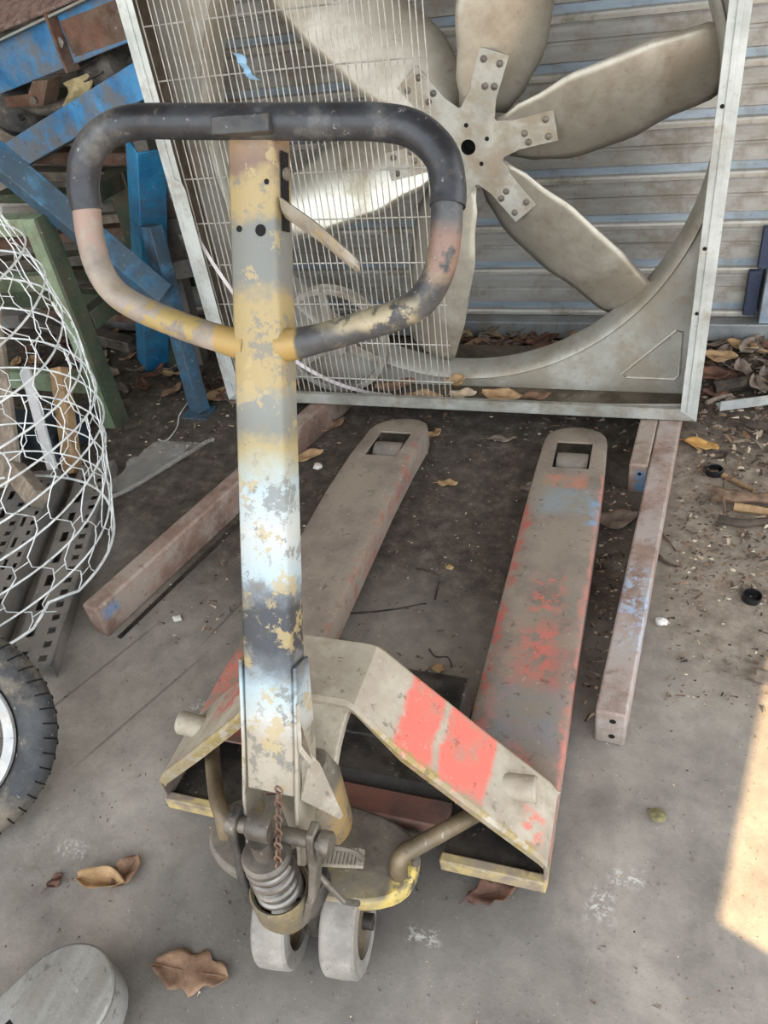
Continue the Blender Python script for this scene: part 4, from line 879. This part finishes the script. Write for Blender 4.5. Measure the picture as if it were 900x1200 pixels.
put_leaf(leaf_mesh(10, .095, .048, .15, .35, 2), (.146, 1.945, 0), -.35, 'orange-yellow leaf at the right foot of the fan')
put_leaf(leaf_mesh(11, .05, .035, .2, .4, 1), (-.60, 1.93, 0), .9, 'small tan leaf right beside the left fork tip')
put_leaf(leaf_mesh(12, .11, .07, .3, .3, 5), (-.052, 1.59, 0), .4, 'grey-brown leaf between the right fork and long beam')
put_leaf(leaf_mesh(13, .045, .03, .2, .3, 5), (-.285, 1.70, 0), .7, 'small grey leaf just left of the right fork tip')
put_leaf(leaf_mesh(14, .05, .028, .2, .4, 4), (-1.00, 1.87, 0), 1.2, 'pale yellow leaf scrap by the far end of the rusty beam')
zf = FZ0+.004
put_leaf(leaf_mesh(21, .13, .06, .35, .6, 0), (-.735, 2.02, zf), .5, 'curled brown leaf in the fan housing nearest the pulley')
put_leaf(leaf_mesh(22, .115, .045, .05, .12, 1), (-.635, 1.985, zf), -.05, 'long tan leaf on the fan bottom rail under the guard edge', .2)
put_leaf(leaf_mesh(23, .06, .055, .9, .8, 1), (-.545, 2.015, zf+.02), .6, 'tightly curled tan leaf on top of the pale leaf in the fan')
put_leaf(leaf_mesh(24, .08, .05, .3, .5, 4), (-.520, 1.99, zf), .2, 'pale grey leaf in the fan housing below the curled one')
put_leaf(leaf_mesh(25, .12, .05, .2, .4, 1), (-.405, 2.0, zf), -.1, 'broad tan leaf in the fan housing, middle of the row', .25)
put_leaf(leaf_mesh(26, .09, .04, .25, .4, 0), (-.310, 2.0, zf), .2, 'brown leaf in the fan housing, rightmost of the row')
put_leaf(leaf_mesh(27, .10, .05, .3, .4, 0), (-1.10, 2.0, zf), .4, 'brown leaf in the fan housing left of the pulley')
LK = ['brown', 'dark brown', 'grey', 'tan', 'ashen grey', 'blackish brown']
kinds = [leaf_mesh(30+k, .10, .05, .25+.1*(k % 3), .4, (0, 3, 5, 1, 5, 3)[k]) for k in range(6)]
rl = random.Random(12)
for k in range(56):
    put_leaf(kinds[k % 6], (rl.uniform(-.66, -.20), rl.uniform(2.36, 2.52), rl.uniform(0, .05)), rl.uniform(0, 6.3), LK[k % 6]+' dry leaf in the litter pile behind the fan opening', rl.uniform(-.4, .4), 'leaves behind the fan')
for k in range(54):
    put_leaf(kinds[k % 6], (rl.uniform(.16, .62), rl.uniform(2.22, 2.52), rl.uniform(0, .03)), rl.uniform(0, 6.3), LK[k % 6]+' dry leaf in the litter below the right end of the sill', rl.uniform(-.5, .5), 'leaves below the sill at right')
for k in range(60):
    put_leaf(kinds[(k*5) % 6], (rl.uniform(-2.4, -1.3), rl.uniform(2.02, 2.5), rl.uniform(0, .02)), rl.uniform(0, 6.3), LK[(k*5) % 6]+' dry leaf in the litter under the scrap pile', rl.uniform(-.5, .5), 'leaves under the scrap pile')
def stick(pts, r, mat, label, name='twig', cat='twig'):
    pth = smoothpath(pts, 4); n = len(pth); rr = random.Random(len(label)); bm = BM(); tube(bm, [p+Vector((0, 0, rr.uniform(-.001, .001))) for p in pth], [r*(1-.45*i/n)*(1+rr.uniform(-.15, .15)) for i in range(n)], 8)
    return tag(obj(name, bm, mat, origin=(pts[0][0], pts[0][1], 0)), label, cat)
stick([(.17, 1.712, .02), (.22, 1.70, .024), (.28, 1.705, .022), (.36, 1.71, .02)], .020, bark_m, 'thick charred branch piece at the right edge', 'branch', 'branch')
stick([(.22, 1.675, .012), (.29, 1.665, .012), (.36, 1.66, .012)], .012, wood_or, 'split tan stick beside the charred branch', 'branch', 'branch')
stick([(.185, 1.622, .012), (.24, 1.612, .012), (.30, 1.63, .012), (.36, 1.635, .012)], .011, burnt_m, 'thin blackened branch below the charred one', 'branch', 'branch')
stick([(.196, 1.62, .03), (.196, 1.74, .03), (.215, 1.78, .035), (.245, 1.865, .03)], .003, bark_m, 'thin bent twig standing across the charred branch')
stick([(.20, 1.81, .008), (.235, 1.78, .008), (.27, 1.755, .008)], .008, wood_or, 'short tan wood splinter beside the black ring', 'wood_splinter', 'wood')
stick([(.051, 1.475, .005), (.07, 1.455, .005), (.095, 1.445, .005)], .005, burnt_m, 'short black twig just right of the long beam')
stick([(.055, 1.57, .004), (.075, 1.53, .004), (.09, 1.50, .004)], .003, bark_m, 'brown twig near the middle of the long beam')
stick([(-.645, 1.166, .003), (-.55, 1.19, .003), (-.446, 1.234, .003)], .0025, burnt_m, 'long thin dark twig on the dirt between the forks')
stick([(-.43, 1.25, .003), (-.435, 1.31, .003)], .0025, burnt_m, 'short dark twig at the end of the long thin one')
stick([(-.50, 1.345, .003), (-.46, 1.34, .003), (-.44, 1.33, .003)], .002, burnt_m, 'fine dark twig in the middle of the fork gap')
stick([(-.405, 1.10, .003), (-.385, 1.08, .004), (-.36, 1.085, .003), (-.345, 1.06, .003)], .002, burnt_m, 'curled black wire scrap near the arch')
stick([(.18, 2.23, .02), (.26, 2.26, .025), (.36, 2.30, .02)], .022, burnt_m, 'blackened log under the sill behind the angle bar', 'branch', 'branch')
stick([(.16, 2.16, .012), (.20, 2.19, .014), (.23, 2.21, .012)], .008, wood_gr, 'pale grey stick beside the fan corner', 'branch', 'branch')
stick([(.26, 2.06, .012), (.33, 2.03, .014), (.42, 1.98, .012)], .014, burnt_m, 'dark branch in front of the angle bar at right', 'branch', 'branch')
bm = BM(); lathe(bm, [(.019, 0), (.0225, 0), (.0225, .014), (.020, .016), (.0185, .014), (.0185, .003), (.010, .003), (.010, .006), (0, .006), (0, .001), (.019, .001)], (.178, 1.826, .001), (0, 0, 1), 28); tag(obj('bottle_cap', bm, blackp, origin=(.178, 1.826, 0)), 'black ring cap on soil near the fan corner', 'cap')
bm = BM(); lathe(bm, [(0, .002), (.017, .002), (.018, .014), (.020, .015), (.0205, .012), (.0195, 0), (0, 0)], (.246, 1.366, .001), (.08, 0, 1), 28); tag(obj('bottle_cap', bm, blackp, origin=(.246, 1.366, 0)), 'glossy black upturned cap at the right edge', 'cap')
def chunk(loc, r, mat, label, name, cat, seed, flat=.5):
    bm = BM(); bmesh.ops.create_icosphere(bm, subdivisions=2, radius=1)
    for v in bm.verts:
        k = r*(1+.5*mnoise.noise(v.co*1.7+Vector((seed, seed*.3, 0)))); v.co = Vector((v.co.x*k, v.co.y*k*.75, v.co.z*k*flat))
    mz = min(v.co.z for v in bm.verts); bmesh.ops.translate(bm, verts=bm.verts, vec=Vector(loc)-Vector((0, 0, mz)))
    return tag(obj(name, bm, mat, origin=loc), label, cat)
chunk((.066, 1.262, 0), .013, whitebit, 'white plaster chip on floor right of the long beam', 'plaster_chip', 'chip', 1)
chunk((.255, 1.145, 0), .022, M('clod', two(srgb(104, 92, 80), srgb(136, 122, 108)), 40, .95, 0, .6), 'brown soil clod by the upper tip of the sun patch', 'soil_clod', 'clod', 2)
chunk((.075, .805, 0), .016, M('mossy', two(srgb(98, 92, 62), srgb(134, 126, 92)), 60, .95, 0, .8), 'mossy crumb on the floor right of the heel frame', 'moss_clump', 'moss', 3, .35)
chunk((-.372, 1.05, 0), .014, leaf_m[1], 'tan crumb on the dirt behind the arch', 'wood_chip', 'chip', 4)
chunk((-1.02, 1.08, 0), .012, whitebit, 'white crumpled scrap beside the rusty beam', 'paper_scrap', 'scrap', 5, .6)
chunk((-.42, 1.36, 0), .010, leaf_m[1], 'small tan pebble in the middle of the fork gap', 'pebble', 'pebble', 6)
chunk((-.90, 1.72, 0), .016, whitebit, 'whitish lump by the left fork edge', 'plaster_chip', 'chip', 7)
# crumbs, grit and flakes nobody could count
rc = random.Random(77); bm = BM()
def crumb(x, y, s, mi):
    a = rc.uniform(0, 6.3); n = 5; h = s*rc.uniform(.2, .7); z0 = 0.0
    ring = [bm.verts.new((x+math.cos(a+2*PI*k/n)*s*rc.uniform(.5, 1.2), y+math.sin(a+2*PI*k/n)*s*rc.uniform(.4, .9), z0)) for k in range(n)]
    t = bm.verts.new((x+rc.uniform(-.3, .3)*s, y+rc.uniform(-.3, .3)*s, z0+h))
    for k in range(n): bm.faces.new((ring[k], ring[(k+1) % n], t)).material_index = mi
def flake(x, y, L, mi):
    a = rc.uniform(0, 6.3); d = Vector((math.cos(a), math.sin(a), rc.uniform(-.15, .15))); q = Vector((-d.y, d.x, rc.uniform(-.4, .4)))*rc.uniform(.12, .4); c = Vector((x, y, L*.25+.001))
    v1 = [bm.verts.new(c+d*L*.5*i+q*L*.5*j+Vector((0, 0, .002*i*j))) for i, j in ((-1, -1), (1, -.5), (1, .6), (-1, 1))]; bm.faces.new(v1).material_index = mi
regs = [(-.60, -.26, .95, 1.95, 420, .0028), (-.085, -.01, .98, 1.75, 330, .0045), (-1.15, -.80, 1.0, 2.0, 300, .004), (.07, .6, 1.05, 2.5, 1700, .0036), (.09, .6, 1.35, 1.75, 700, .005), (.14, .65, 1.8, 2.5, 1300, .0085), (-.02, .5, .3, 1.05, 160, .0022), (-1.2, -.1, .2, .9, 260, .0018), (-2.4, -1.25, 1.7, 2.5, 700, .006), (-1.2, .12, 1.9, 2.5, 700, .006)]
for (x0, x1, y0, y1, n, s) in regs:
    for k in range(n):
        x, y = rc.uniform(x0, x1), rc.uniform(y0, y1); mi = rc.choice((0, 0, 1, 1, 2, 3, 4))
        if rc.random() < .6: crumb(x, y, s*rc.uniform(.4, 1.6), mi)
        else: flake(x, y, s*rc.uniform(1.2, 5), mi)
tag(obj('floor_grit', bm, [MATS['clod'], bark_m, leaf_m[4], burnt_m, leaf_m[0]]), 'loose grit, bark crumbs and leaf flakes scattered over the floor', 'grit', kind='stuff')
